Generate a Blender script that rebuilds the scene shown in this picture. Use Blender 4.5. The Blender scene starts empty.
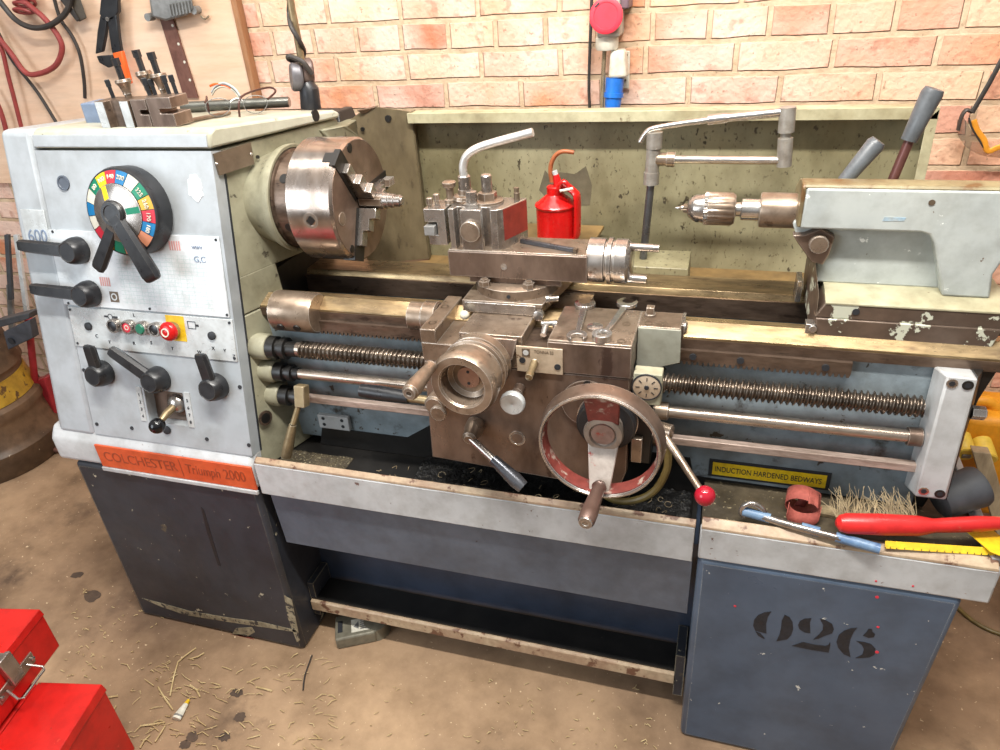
import bpy, math, random
from mathutils import Matrix, Vector
random.seed(7)
scn = bpy.context.scene
COL = scn.collection
PI = math.pi
# ------------------------------------------------------------------ camera
RIGHT = Vector((0.956276, 0.285629, -0.063)); 
def _cam():
    import numpy as np
    r = np.array([0.52921175, 0.30037687, 0.01483382]); t = np.linalg.norm(r); k = r/t
    K = np.array([[0,-k[2],k[1]],[k[2],0,-k[0]],[-k[1],k[0],0]])
    R = np.eye(3)+math.sin(t)*K+(1-math.cos(t))*K@K
    return R@np.array([[1,0,0],[0,0,-1],[0,1,0]], float)
CM = _cam(); F = 714.10265; CAM = Vector((0,0,1.6))
def at(x, y, **k):
    (ax, v), = k.items(); i = 'XYZ'.index(ax)
    d = CM.T@[x-500, y-375, F]
    t = (v-CAM[i])/d[i]
    return Vector((CAM[j]+d[j]*t for j in range(3)))
cam = bpy.data.cameras.new('camera'); camo = bpy.data.objects.new('camera', cam); COL.objects.link(camo)
m = Matrix.Identity(4)
for i in range(3):
    m[i][0] = CM[0][i]; m[i][1] = -CM[1][i]; m[i][2] = -CM[2][i]; m[i][3] = CAM[i]
camo.matrix_world = m
cam.sensor_width = 36; cam.lens = 36*F/1000; cam.clip_start = .02
scn.camera = camo

# ------------------------------------------------------------------ materials
def lin(c):
    return tuple(((v/255)/12.92 if v/255 <= .04045 else ((v/255+.055)/1.055)**2.4) for v in c)+(1,)
def mat(name, c1, c2=None, scale=6, rough=.5, metal=0., chip=None, chip2=None, bump=0., stretch=(1,1,1), rvar=.1, detail=5, spec=.5, contrast=(.35,.65), grime=.22, edge=None):
    m = bpy.data.materials.new(name); m.use_nodes = True
    nt = m.node_tree; N = nt.nodes; L = nt.links; b = N['Principled BSDF']
    tc = N.new('ShaderNodeTexCoord'); mp = N.new('ShaderNodeMapping'); mp.inputs['Scale'].default_value = stretch
    L.new(tc.outputs['Object'], mp.inputs[0])
    def noise(s, d=detail, src=mp):
        n = N.new('ShaderNodeTexNoise'); n.inputs['Scale'].default_value = s; n.inputs['Detail'].default_value = d
        n.inputs['Roughness'].default_value = .62
        L.new(src.outputs[0], n.inputs['Vector']); return n
    def ramp(src, a, bb):
        r = N.new('ShaderNodeMapRange'); r.inputs['From Min'].default_value = a; r.inputs['From Max'].default_value = bb
        r.clamp = True; L.new(src, r.inputs['Value']); return r.outputs[0]
    n1 = noise(scale)
    mix = N.new('ShaderNodeMix'); mix.data_type = 'RGBA'
    mix.inputs['A'].default_value = lin(c1); mix.inputs['B'].default_value = lin(c2 or c1)
    L.new(ramp(n1.outputs[0], *contrast), mix.inputs['Factor'])
    out = mix.outputs['Result']; cf = None
    if grime:
        gm = N.new('ShaderNodeMix'); gm.data_type = 'RGBA'; gm.blend_type = 'MULTIPLY'
        L.new(ramp(noise(scale*4.3, 7).outputs[0], .42, .70), gm.inputs['Factor']); L.new(out, gm.inputs['A'])
        gm.inputs['B'].default_value = (1-grime, 1-grime*1.06, 1-grime*1.14, 1); out = gm.outputs['Result']
    for c in (chip, chip2):
        if not c: continue
        col, s, th = c[:3]; soft = c[3] if len(c) > 3 else .02
        n = noise(s, 6)
        f = ramp(n.outputs[0], th, th+soft)
        mx = N.new('ShaderNodeMix'); mx.data_type = 'RGBA'
        L.new(f, mx.inputs['Factor']); L.new(out, mx.inputs['A']); mx.inputs['B'].default_value = lin(col)
        out = mx.outputs['Result']; cf = f
    if edge:
        bv = N.new('ShaderNodeBevel'); bv.samples = 4; bv.inputs['Radius'].default_value = edge[1]
        ge = N.new('ShaderNodeNewGeometry'); dt = N.new('ShaderNodeVectorMath'); dt.operation = 'DOT_PRODUCT'
        L.new(bv.outputs[0], dt.inputs[0]); L.new(ge.outputs['Normal'], dt.inputs[1])
        em = N.new('ShaderNodeMath'); em.operation = 'MULTIPLY'
        L.new(ramp(dt.outputs['Value'], .995, .93), em.inputs[0]); L.new(ramp(noise(26, 6).outputs[0], .60-edge[2]*.25, .62-edge[2]*.25+.12), em.inputs[1])
        mx = N.new('ShaderNodeMix'); mx.data_type = 'RGBA'; L.new(em.outputs[0], mx.inputs['Factor']); L.new(out, mx.inputs['A']); mx.inputs['B'].default_value = lin(edge[0]); out = mx.outputs['Result']
    L.new(out, b.inputs['Base Color'])
    b.inputs['Metallic'].default_value = metal
    b.inputs['Specular IOR Level'].default_value = spec
    r = N.new('ShaderNodeMapRange'); r.inputs['To Min'].default_value = max(.03, rough-rvar); r.inputs['To Max'].default_value = min(1, rough+rvar)
    n2 = noise(scale*2.3); r.inputs['From Min'].default_value = .3; r.inputs['From Max'].default_value = .7
    L.new(n2.outputs[0], r.inputs['Value']); L.new(r.outputs[0], b.inputs['Roughness'])
    if bump:
        bp = N.new('ShaderNodeBump'); bp.inputs['Strength'].default_value = min(1, bump); bp.inputs['Distance'].default_value = .003
        L.new(noise(scale*6).outputs[0], bp.inputs['Height']); L.new(bp.outputs[0], b.inputs['Normal'])
    return m
CHG = (52, 48, 40)
M = dict(
 panel=mat('daylit_panel_paint', (184,190,194), (164,170,174), 3, .36, chip=((235,238,240), 40, .76), bump=.05),  # cool daylight on the front faces is put into this grey
 lid=mat('warm_lit_lid_paint', (194,193,176), (168,166,146), 4, .42, chip=((96,90,74), 18, .65, .05), chip2=((222,218,200), 30, .70), bump=.06),  # the warmer light on the lid top is part of this cream
 green=mat('warm_lit_cream_paint', (160,157,134), (128,124,102), 5, .5, chip=((74,68,56), 20, .645, .03), chip2=((100,92,74), 70, .65, .03), bump=.1, grime=.3),  # warmer light on the side faces is put into this olive
 splash=mat('oily_cream_paint', (158,152,122), (122,114,84), 3.2, .42, chip=((70,62,48), 48, .645, .02), chip2=((92,82,60), 120, .58, .08), bump=.1, grime=.36, stretch=(1,1,.6)),
 splashrim=mat('splash_rim_paint', (188,182,150), (156,146,114), 9, .5, chip=((104,84,62), 20, .64, .05), bump=.1),
 ledge=mat('oily_brown_ledge', (140,112,70), (96,76,48), 7, .4, chip=((60,48,34), 20, .66, .05)),
 darkslate=mat('darker_slate_paint', (54,57,64), (40,42,49), 4, .42, chip=((170,164,142), 34, .675, .012), chip2=((84,76,62), 13, .68, .03), bump=.05, edge=((150,142,120), .004, 1)),  # same paint as the slate blue, in a darker tone
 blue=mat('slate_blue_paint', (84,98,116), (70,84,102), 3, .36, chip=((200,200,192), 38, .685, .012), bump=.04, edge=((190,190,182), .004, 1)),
 navyback=mat('navy_kick_paint', (56,66,84), (42,52,68), 4, .4, chip=((150,152,152), 40, .75, .02)),
 steelblue=mat('steel_grey_blue_paint', (96,104,116), (82,90,102), 5, .45, chip=((60,56,56), 26, .7, .03)),
 lip=mat('pale_grey_paint', (196,198,198), (178,180,180), 5, .4, chip=((110,86,78), 40, .675, .02), chip2=((150,128,118), 90, .69, .02), bump=.05, edge=((120,92,80), .003, .6)),
 lipedge=mat('worn_brown_edge', (158,130,106), (184,164,136), 16, .5, chip=((106,74,56), 26, .56, .05), bump=.1),
 baseblue=mat('bed_blue_grey_paint', (146,158,164), (120,132,138), 5, .42, chip=((52,47,40), 9, .585, .08), chip2=((64,58,50), 34, .64, .03), bump=.06, grime=.34),
 orange=mat('orange_name_plate', (222,98,52), (206,84,44), 8, .45, chip=((110,54,34), 60, .74)),
 orangeink=mat('name_plate_relief', (160,70,40), None, 8, .5),
 brownsteel=mat('oily_brown_steel', (138,118,104), (104,86,75), 7, .34, .55, chip=((84,66,57), 22, .62, .06), bump=.06, stretch=(1,1,.45), grime=.36, edge=((196,184,172), .0022, 2)),
 topsteel=mat('worn_tan_steel', (168,150,132), (132,114,98), 9, .32, .65, chip=((104,86,72), 30, .62, .08), bump=.03, grime=.34, edge=((216,208,198), .002, 2)),
 steel=mat('ground_steel', (190,184,178), (152,143,136), 9, .25, .85, chip=((116,100,90), 22, .65, .08), grime=.3, edge=((232,228,222), .002, 2)),
 chuck=mat('turned_chuck_steel', (196,186,178), (160,144,132), 5, .24, .9, chip=((128,110,98), 14, .66, .12), stretch=(2.2,1,1), grime=.2),
 chuckface=mat('chuck_face_steel', (160,140,126), (128,108,94), 8, .36, .7, bump=.03),
 chrome=mat('bright_chrome', (226,224,220), (204,200,196), 9, .2, .9, rvar=.06),
 way=mat('oiled_golden_way', (176,152,112), (124,106,80), 7, .32, .7, chip=((100,80,60), 16, .60, .12), stretch=(.8,3,3), grime=.4),
 waydark=mat('oiled_brown_way', (118,100,86), (88,73,63), 8, .36, .55, chip=((62,50,43), 20, .62, .06), stretch=(.8,3,3), grime=.4),
 rod=mat('bright_feed_rod', (198,184,170), (160,144,130), 12, .3, .8, stretch=(.6,3,3), grime=.3),
 screwm=mat('leadscrew_steel', (138,126,114), (92,82,73), 20, .3, .85, grime=.4),
 dark=mat('black_grime_and_shade', (34,32,30), (20,19,18), 8, .42, chip=((70,64,54), 40, .7, .06)),
 swarf=mat('black_oily_swarf', (14,14,14), (24,22,21), 30, .5, chip=((130,122,100), 260, .665, .02), chip2=((190,180,150), 420, .69, .02), bump=1, detail=8),
 swarfgrey=mat('speckled_swarf', (92,82,62), (62,54,42), 60, .5, chip=((170,160,130), 220, .60, .03), bump=.9),
 traygrime=mat('grimy_tray', (84,74,58), (56,49,38), 12, .5, chip=((134,122,96), 90, .63, .04), bump=.4),
 black=mat('black_plastic', (32,33,37), (42,43,45), 20, .34, chip=((84,82,78), 60, .70), edge=((66,65,63), .002, 1.5)),
 blackgloss=mat('glossy_black', (18,18,20), None, 20, .15),
 greyplastic=mat('grey_rubber_sleeve', (92,96,100), (78,82,86), 18, .4),
 red=mat('red_gloss_paint', (205,26,24), (192,20,20), 6, .28, chip=((120,14,14), 16, .72, .05), bump=.02),
 redbox=mat('red_toolbox_paint', (206,32,26), (190,26,22), 6, .36, chip=((150,58,40), 30, .70), chip2=((224,90,70), 16, .69, .04), bump=.02, edge=((150,30,24), .003, .5)),
 redworn=mat('worn_red_paint', (140,66,58), (116,58,52), 16, .5, chip=((176,156,142), 28, .56, .06), grime=.3),
 redball=mat('red_ball_plastic', (168,28,46), None, 6, .14, grime=.1),
 redsock=mat('faded_red_plastic', (228,62,80), (218,52,70), 6, .45),
 white=mat('off_white_plastic', (226,222,206), (206,200,182), 10, .45),
 bluep=mat('blue_plastic', (40,120,214), (32,104,196), 10, .4),
 yellow=mat('yellow_sheet', (236,196,30), (214,172,26), 18, .5, chip=((120,90,20), 30, .74)),
 yelplate=mat('yellow_plate', (240,206,30), (226,186,24), 18, .45),
 yelcase=mat('orange_yellow_casing', (226,154,30), (208,134,22), 8, .5, chip=((150,90,30), 22, .72)),
 yelpale=mat('pale_yellow_plastic', (236,204,84), (222,188,70), 8, .45),
 wood=mat('plywood_face', (236,206,180), (222,184,152), 3.2, .62, chip=((196,146,104), 5, .66, .14), stretch=(.6,1,3.5), bump=.04, grime=.14),
 woodedge=mat('wood_batten', (170,122,84), (134,92,60), 6, .65, stretch=(4,4,.7)),
 timber=mat('grey_timber', (176,158,128), (140,122,96), 7, .7, stretch=(3,3,.7)),
 rust=mat('rusty_strap', (126,86,72), (104,68,58), 14, .6, .2),
 castgrey=mat('grey_cast_alloy', (150,150,148), (122,122,120), 10, .45, .4),
 cablered=mat('red_cable', (156,68,64), (138,54,52), 12, .5),
 cableblack=mat('dark_cable', (62,56,52), (46,42,40), 12, .5),
 keg=mat('brown_keg', (118,94,72), (84,66,50), 6, .5, chip=((160,148,128), 50, .68), bump=.1, grime=.35),
 kegyel=mat('yellow_keg_band', (196,160,54), (166,130,44), 7, .5, chip=((96,70,40), 26, .58, .04), grime=.3),
 plate=mat('satin_label_plate', (214,218,218), (200,204,204), 8, .3, .25),
 oldplate=mat('dull_label_plate', (202,184,160), (180,160,136), 12, .4, .2, chip=((120,96,76), 30, .66)),
 serial=mat('tarnished_plate', (122,106,88), (98,84,70), 10, .42, .4),
 ink=mat('dark_ink', (40,42,46), None, 10, .6),
 blueink=mat('blue_ink', (128,142,164), None, 10, .6),
 pinkink=mat('faded_red_ink', (206,150,146), None, 10, .6),
 stencil=mat('black_stencil_paint', (26,28,34), (36,40,48), 60, .55, chip=((70,84,102), 70, .68, .03)),
 brush=mat('red_brush_handle', (206,44,42), (190,34,34), 8, .32, chip=((150,110,80), 26, .66, .03)),
 bristle=mat('cream_bristle', (172,154,120), (110,94,70), 20, .6),
 sand=mat('red_abrasive_cloth', (166,86,74), (146,70,60), 40, .8, bump=.3),
 sandback=mat('abrasive_backing', (206,178,150), (180,140,120), 20, .8),
 rubber=mat('grey_rubber', (70,72,76), (54,56,60), 8, .55),
 tapeblue=mat('blue_wrap', (66,98,140), (116,142,168), 26, .4),
 amber=mat('amber_band', (232,160,50), (214,140,40), 6, .45),
 spout=mat('brown_hose', (170,98,58), (150,82,46), 12, .45),
 brass=mat('dull_brass', (164,146,112), (128,110,84), 12, .4, .6, edge=((210,200,180), .002, 2)),
 orangegrip=mat('orange_grip', (238,104,40), None, 6, .4),
 straw=mat('dry_straw', (206,184,138), (176,150,104), 20, .7),
 paper=mat('white_tube', (226,222,208), (200,196,180), 20, .5),
 socketgrey=mat('grey_metal_box', (128,124,108), (104,100,86), 12, .5, .2),
 cableyel=mat('olive_hose', (128,110,62), (104,88,48), 12, .45),
 cableor=mat('orange_cable', (226,98,40), None, 12, .5),
 patch=mat('white_filler', (240,244,246), None, 20, .6),
)
def glass():
    m = bpy.data.materials.new('clear_lens'); m.use_nodes = True; b = m.node_tree.nodes['Principled BSDF']
    b.inputs['Base Color'].default_value = (.95,.95,.95,1); b.inputs['Roughness'].default_value = .03
    b.inputs['Transmission Weight'].default_value = 1; b.inputs['IOR'].default_value = 1.05
    return m
M['glass'] = glass()
def smoke():
    m = bpy.data.materials.new('clear_visor'); m.use_nodes = True; b = m.node_tree.nodes['Principled BSDF']
    b.inputs['Base Color'].default_value = lin((206,196,184)); b.inputs['Roughness'].default_value = .12
    b.inputs['Transmission Weight'].default_value = .85; b.inputs['IOR'].default_value = 1.1
    return m
M['visor'] = smoke()
def chart():
    m = mat('speed_chart_print', (222,226,228), (212,217,220), 6, .34, .1); nt = m.node_tree; N = nt.nodes; L = nt.links
    b = N['Principled BSDF']; src = b.inputs['Base Color'].links[0].from_socket
    tc = N.new('ShaderNodeTexCoord')
    sx = N.new('ShaderNodeSeparateXYZ'); L.new(tc.outputs['Object'], sx.inputs[0])
    cx = N.new('ShaderNodeCombineXYZ'); L.new(sx.outputs['X'], cx.inputs['X']); L.new(sx.outputs['Z'], cx.inputs['Y'])
    br = N.new('ShaderNodeTexBrick'); br.offset = 0
    br.inputs['Scale'].default_value = 1; br.inputs['Brick Width'].default_value = .0155; br.inputs['Row Height'].default_value = .0085
    br.inputs['Mortar Size'].default_value = .0005; br.inputs['Mortar Smooth'].default_value = .2
    L.new(cx.outputs[0], br.inputs['Vector'])
    n = N.new('ShaderNodeTexNoise'); n.inputs['Scale'].default_value = 230; L.new(tc.outputs['Object'], n.inputs['Vector'])
    n2 = N.new('ShaderNodeMapRange'); n2.inputs['From Min'].default_value = .55; n2.inputs['From Max'].default_value = .62; L.new(n.outputs[0], n2.inputs['Value'])
    mm = N.new('ShaderNodeMath'); mm.operation = 'MAXIMUM'; L.new(br.outputs['Fac'], mm.inputs[0])
    n3 = N.new('ShaderNodeMath'); n3.operation = 'MULTIPLY'; n3.inputs[1].default_value = .45; L.new(n2.outputs[0], n3.inputs[0]); L.new(n3.outputs[0], mm.inputs[1])
    # print covers only the middle of the plate
    def win(sock, a, bb):
        r1 = N.new('ShaderNodeMath'); r1.operation = 'GREATER_THAN'; L.new(sock, r1.inputs[0]); r1.inputs[1].default_value = a
        r2 = N.new('ShaderNodeMath'); r2.operation = 'LESS_THAN'; L.new(sock, r2.inputs[0]); r2.inputs[1].default_value = bb
        r3 = N.new('ShaderNodeMath'); r3.operation = 'MULTIPLY'; L.new(r1.outputs[0], r3.inputs[0]); L.new(r2.outputs[0], r3.inputs[1]); return r3.outputs[0]
    w = N.new('ShaderNodeMath'); w.operation = 'MULTIPLY'; L.new(win(sx.outputs['X'], -.77, -.53), w.inputs[0]); L.new(win(sx.outputs['Z'], .99, 1.105), w.inputs[1])
    f = N.new('ShaderNodeMath'); f.operation = 'MULTIPLY'; L.new(mm.outputs[0], f.inputs[0]); L.new(w.outputs[0], f.inputs[1])
    f2 = N.new('ShaderNodeMath'); f2.operation = 'MULTIPLY'; L.new(f.outputs[0], f2.inputs[0]); f2.inputs[1].default_value = .55
    mx = N.new('ShaderNodeMix'); mx.data_type = 'RGBA'; L.new(f2.outputs[0], mx.inputs['Factor']); L.new(src, mx.inputs['A']); mx.inputs['B'].default_value = lin((150,180,176))
    L.new(mx.outputs['Result'], b.inputs['Base Color']); return m
M['chart'] = chart()
def brick():
    m = bpy.data.materials.new('old_brickwork'); m.use_nodes = True; nt = m.node_tree; N = nt.nodes; L = nt.links; b = N['Principled BSDF']
    tc = N.new('ShaderNodeTexCoord'); sx = N.new('ShaderNodeSeparateXYZ'); L.new(tc.outputs['Object'], sx.inputs[0])
    cx = N.new('ShaderNodeCombineXYZ'); L.new(sx.outputs['X'], cx.inputs['X']); L.new(sx.outputs['Z'], cx.inputs['Y'])
    dn = N.new('ShaderNodeTexNoise'); dn.inputs['Scale'].default_value = 7; dn.inputs['Detail'].default_value = 4; L.new(tc.outputs['Object'], dn.inputs['Vector'])
    dv = N.new('ShaderNodeVectorMath'); dv.operation = 'MULTIPLY_ADD'; dv.inputs[1].default_value = (.010,.012,0); L.new(dn.outputs['Color'], dv.inputs[0]); L.new(cx.outputs[0], dv.inputs[2])
    br = N.new('ShaderNodeTexBrick'); br.offset = .5; br.squash = .62; br.squash_frequency = 3
    for k, v in {'Scale':1,'Brick Width':.226,'Row Height':.0778,'Mortar Size':.0085,'Mortar Smooth':.35,'Bias':0.0}.items(): br.inputs[k].default_value = v
    br.inputs['Color1'].default_value = (0,0,0,1); br.inputs['Color2'].default_value = (1,1,1,1); br.inputs['Mortar'].default_value = (.5,.5,.5,1)
    L.new(dv.outputs[0], br.inputs['Vector'])
    def noise(s, d=4):
        n = N.new('ShaderNodeTexNoise'); n.inputs['Scale'].default_value = s; n.inputs['Detail'].default_value = d; L.new(tc.outputs['Object'], n.inputs['Vector']); return n.outputs[0]
    def mr(s, a, c, t0=0, t1=1):
        r = N.new('ShaderNodeMapRange'); L.new(s, r.inputs['Value'])
        for k, v in zip(('From Min','From Max','To Min','To Max'), (a, c, t0, t1)): r.inputs[k].default_value = v
        return r.outputs[0]
    def mix(f, A, B):
        x = N.new('ShaderNodeMix'); x.data_type = 'RGBA'
        for s, v in (('Factor', f), ('A', A), ('B', B)):
            if isinstance(v, tuple): x.inputs[s].default_value = lin(v)
            elif isinstance(v, float): x.inputs[s].default_value = v
            else: L.new(v, x.inputs[s])
        return x.outputs['Result']
    cr = N.new('ShaderNodeValToRGB'); e = cr.color_ramp.elements
    cols = [(0,(186,108,82)),(.22,(206,140,108)),(.42,(222,166,134)),(.6,(226,180,140)),(.8,(214,146,104)),(1,(190,122,92))]
    e[0].position = 0; e[0].color = lin(cols[0][1]); e[1].position = 1; e[1].color = lin(cols[-1][1])
    for p, c in cols[1:-1]:
        q = e.new(p); q.color = lin(c)
    L.new(br.outputs['Color'], cr.inputs[0])
    # old limewash remains over the left-hand part of the wall
    lw = N.new('ShaderNodeMath'); lw.operation = 'MULTIPLY'; L.new(mr(sx.outputs['X'], -.1, .5, .8, .3), lw.inputs[0]); L.new(mr(noise(5, 6), .33, .6), lw.inputs[1])
    c = mix(lw.outputs[0], cr.outputs[0], (234,208,192))
    c = mix(mr(noise(28, 6), .58, .70, 0, .5), c, (170,112,90))
    mort = mix(mr(noise(30), .3, .7), (214,190,160), (188,160,130))
    c = mix(br.outputs['Fac'], c, mort)
    c = mix(mr(noise(90, 5), .66, .72, 0, .5), c, (112,84,66))
    L.new(c, b.inputs['Base Color']); b.inputs['Roughness'].default_value = .85; b.inputs['Specular IOR Level'].default_value = .2
    h = N.new('ShaderNodeMath'); h.operation = 'MULTIPLY_ADD'; L.new(br.outputs['Fac'], h.inputs[0]); h.inputs[1].default_value = -1.0; hn = N.new('ShaderNodeMath'); hn.operation = 'MULTIPLY'; hn.inputs[1].default_value = .6; L.new(noise(75, 8), hn.inputs[0]); L.new(hn.outputs[0], h.inputs[2])
    bp = N.new('ShaderNodeBump'); bp.inputs['Distance'].default_value = .008; bp.inputs['Strength'].default_value = .8
    L.new(h.outputs[0], bp.inputs['Height']); L.new(bp.outputs[0], b.inputs['Normal']); return m
M['brick'] = brick()
M['floor'] = mat('dusty_concrete', (182,152,120), (116,93,74), 1.5, .8, chip=((92,74,60), 4, .59, .14), chip2=((210,186,152), 75, .655, .03), bump=.7, detail=11, spec=.25, grime=.36)

# ------------------------------------------------------------------ mesh builder
class MB:
    def __init__(s, M=None):
        s.v = []; s.f = []; s.mi = []; s.M = M; s.cur = 0
    def add(s, vs, fs):
        o = len(s.v)
        s.v += [tuple(s.M@Vector(p)) if s.M else tuple(p) for p in vs]
        s.f += [tuple(i+o for i in f) for f in fs]; s.mi += [s.cur]*len(fs); return s
    def box(s, x0, x1, y0, y1, z0, z1):
        return s.add([(x0,y0,z0),(x1,y0,z0),(x1,y1,z0),(x0,y1,z0),(x0,y0,z1),(x1,y0,z1),(x1,y1,z1),(x0,y1,z1)],
                     [(0,3,2,1),(4,5,6,7),(0,1,5,4),(1,2,6,5),(2,3,7,6),(3,0,4,7)])
    def hull(s, bot, top):     # two matching quads/polygons
        n = len(bot)
        return s.add(list(bot)+list(top), [tuple(range(n))[::-1], tuple(range(n,2*n))]+[(i,(i+1)%n,n+(i+1)%n,n+i) for i in range(n)])
    def prism(s, poly, ax, a, b):
        def P(u, w, t): return (t,u,w) if ax == 'X' else (u,t,w) if ax == 'Y' else (u,w,t)
        return s.hull([P(u,w,a) for u,w in poly], [P(u,w,b) for u,w in poly])
    def rev(s, prof, o, d, seg=32, loop=False, mod=None, up=None, a0=0, a1=2*PI):
        d = Vector(d).normalized(); o = Vector(o)
        e1 = d.cross(Vector(up) if up else (Vector((0,0,1)) if abs(d.z) < .9 else Vector((1,0,0)))).normalized(); e2 = d.cross(e1)
        vs = []; fs = []; n = len(prof)
        full = abs(a1-a0-2*PI) < 1e-6; ns = seg if full else seg+1
        for k in range(ns):
            a = a0+(a1-a0)*k/seg
            for j, (t, r) in enumerate(prof):
                rr = r*(mod(a, j) if mod else 1)
                vs.append(o+d*t+(e1*math.cos(a)+e2*math.sin(a))*rr)
        for k in range(seg):
            k2 = (k+1) % ns
            for j in range(n if loop else n-1):
                j2 = (j+1) % n
                fs.append((k*n+j, k*n+j2, k2*n+j2, k2*n+j))
        if not loop and full:
            if prof[0][1] > 1e-6: fs.append(tuple(k*n for k in range(seg)))
            if prof[-1][1] > 1e-6: fs.append(tuple(k*n+n-1 for k in range(seg))[::-1])
        return s.add(vs, fs)
    def cyl(s, a, b, r, r2=None, seg=24):
        a = Vector(a); b = Vector(b); r2 = r if r2 is None else r2; L = (b-a).length
        return s.rev([(0,r),(L,r2)], a, b-a, seg)
    def tube(s, pts, r, seg=10, sm=0, flat=1):
        pts = [Vector(p) for p in pts]
        if sm: pts = smooth(pts, sm)
        n = len(pts); rs = r if isinstance(r, (list,tuple)) else [r]*n
        if len(rs) != n: rs = [rs[0]+(rs[-1]-rs[0])*i/(n-1) for i in range(n)]
        vs = []; fs = []; t0 = (pts[1]-pts[0]).normalized()
        e1 = t0.cross(Vector((0,0,1)) if abs(t0.z) < .9 else Vector((0,1,0))).normalized()
        for i, p in enumerate(pts):
            t = (pts[min(i+1,n-1)]-pts[max(i-1,0)]).normalized()
            e1 = (e1-t*e1.dot(t)).normalized(); e2 = t.cross(e1)
            for k in range(seg):
                a = 2*PI*k/seg; vs.append(p+(e1*math.cos(a)+e2*math.sin(a)*flat)*rs[i])
        for i in range(n-1):
            for k in range(seg):
                k2 = (k+1) % seg; fs.append((i*seg+k, i*seg+k2, (i+1)*seg+k2, (i+1)*seg+k))
        fs += [tuple(range(seg))[::-1], tuple((n-1)*seg+k for k in range(seg))]
        return s.add(vs, fs)
    def sphere(s, c, r, seg=20, sc=(1,1,1)):
        prof = [(-r*math.cos(PI*i/12), max(1e-7, r*math.sin(PI*i/12))) for i in range(13)]
        M0 = s.M; T = Matrix.Translation(c)@Matrix.Diagonal((*sc,1)); s.M = M0@T if M0 else T
        s.rev(prof, (0,0,0), (0,0,1), seg); s.M = M0; return s
def smooth(pts, k=6):
    P = [pts[0]]+pts+[pts[-1]]; out = []
    for i in range(1, len(P)-2):
        a, b, c, d = P[i-1:i+3]
        for j in range(k):
            t = j/k
            out.append(.5*((2*b)+(c-a)*t+(2*a-5*b+4*c-d)*t*t+(3*b-a-3*c+d)*t**3))
    out.append(pts[-1]); return out
WL = {}
def wl(o):
    return WL[o.name] if o else Vector((0,0,0))
def part(name, mb, mt, parent=None, bevel=0, sharp=35, loc=None, seg=2, **props):
    o_loc = wl(parent) if parent else (Vector(loc) if loc else Vector((0,0,0)))
    me = bpy.data.meshes.new(name)
    me.from_pydata([Vector(v)-o_loc for v in mb.v], [], mb.f)
    mts = mt if isinstance(mt, (list,tuple)) else [mt]
    for q in mts: me.materials.append(M[q] if isinstance(q, str) else q)
    me.polygons.foreach_set('material_index', mb.mi)
    me.update(); me.validate()
    import bmesh
    bm = bmesh.new(); bm.from_mesh(me); bmesh.ops.recalc_face_normals(bm, faces=bm.faces); bm.to_mesh(me); bm.free()
    me.shade_smooth() if hasattr(me, 'shade_smooth') else me.polygons.foreach_set('use_smooth', [True]*len(me.polygons))
    me.set_sharp_from_angle(angle=math.radians(sharp))
    o = bpy.data.objects.new(name, me); COL.objects.link(o)
    if parent: o.parent = parent; WL[o.name] = o_loc
    else: o.location = o_loc; WL[o.name] = o_loc
    if bevel:
        b = o.modifiers.new('bevel', 'BEVEL'); b.width = bevel; b.segments = seg; b.limit_method = 'ANGLE'; b.angle_limit = math.radians(40); b.harden_normals = False
    for k, v in props.items(): o[k] = v
    return o
def tag(o, label, cat, group=None, kind=None):
    o['label'] = label; o['category'] = cat
    if group: o['group'] = group
    if kind: o['kind'] = kind
    return o
def thing(name, loc, label, cat, group=None):
    o = bpy.data.objects.new(name, None); COL.objects.link(o); o.location = loc; o.empty_display_size = .05
    WL[o.name] = Vector(loc); return tag(o, label, cat, group)
def text(name, s, size, Mx, mt, parent, ex=.0006, sx=1., align='LEFT', spacing=1., shear=0):
    cu = bpy.data.curves.new(name, 'FONT'); cu.body = s; cu.size = size; cu.extrude = ex; cu.align_x = align; cu.space_character = spacing; cu.shear = shear
    t = bpy.data.objects.new(name+'_tmp', cu); COL.objects.link(t)
    dg = bpy.context.evaluated_depsgraph_get(); me = bpy.data.meshes.new_from_object(t.evaluated_get(dg)); bpy.data.objects.remove(t)
    base = wl(parent)
    me.transform(Matrix.Translation(-base)@Mx@Matrix.Diagonal((sx,1,1,1))); me.name = name
    me.materials.clear(); me.materials.append(M[mt])
    o = bpy.data.objects.new(name, me); COL.objects.link(o); o.parent = parent; WL[o.name] = base; return o
def frame(o, u, v):
    u = Vector(u).normalized(); v = Vector(v).normalized(); w = u.cross(v)
    m = Matrix.Identity(4)
    for i in range(3): m[i][0] = u[i]; m[i][1] = v[i]; m[i][2] = w[i]; m[i][3] = o[i]
    return m
def copy_tree(o, parent=None, offset=None):
    c = o.copy(); COL.objects.link(c); c.parent = parent
    if offset is not None: c.location = Vector(o.location)+Vector(offset)
    WL[c.name] = Vector(c.location) if parent is None else wl(parent)
    for ch in list(o.children): copy_tree(ch, c)
    return c

# ------------------------------------------------------------------ setting
fl = part('floor', MB().box(-5,3,-2.5,2.25,-.1,0), 'floor', kind='structure')
wb = part('wall_back', MB().box(-5,3,2.05,2.25,0,3.2), 'brick', kind='structure')

# ------------------------------------------------------------------ LATHE
exec_parts = None
LA = thing('metal_lathe', (-.5,1.35,0), 'long grey and navy metalworking lathe with headstock and chip tray on the concrete floor', 'lathe')
def P(name, mb, mt, bevel=0, parent=LA, **k): return part(name, mb, mt, parent, bevel, **k)
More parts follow.
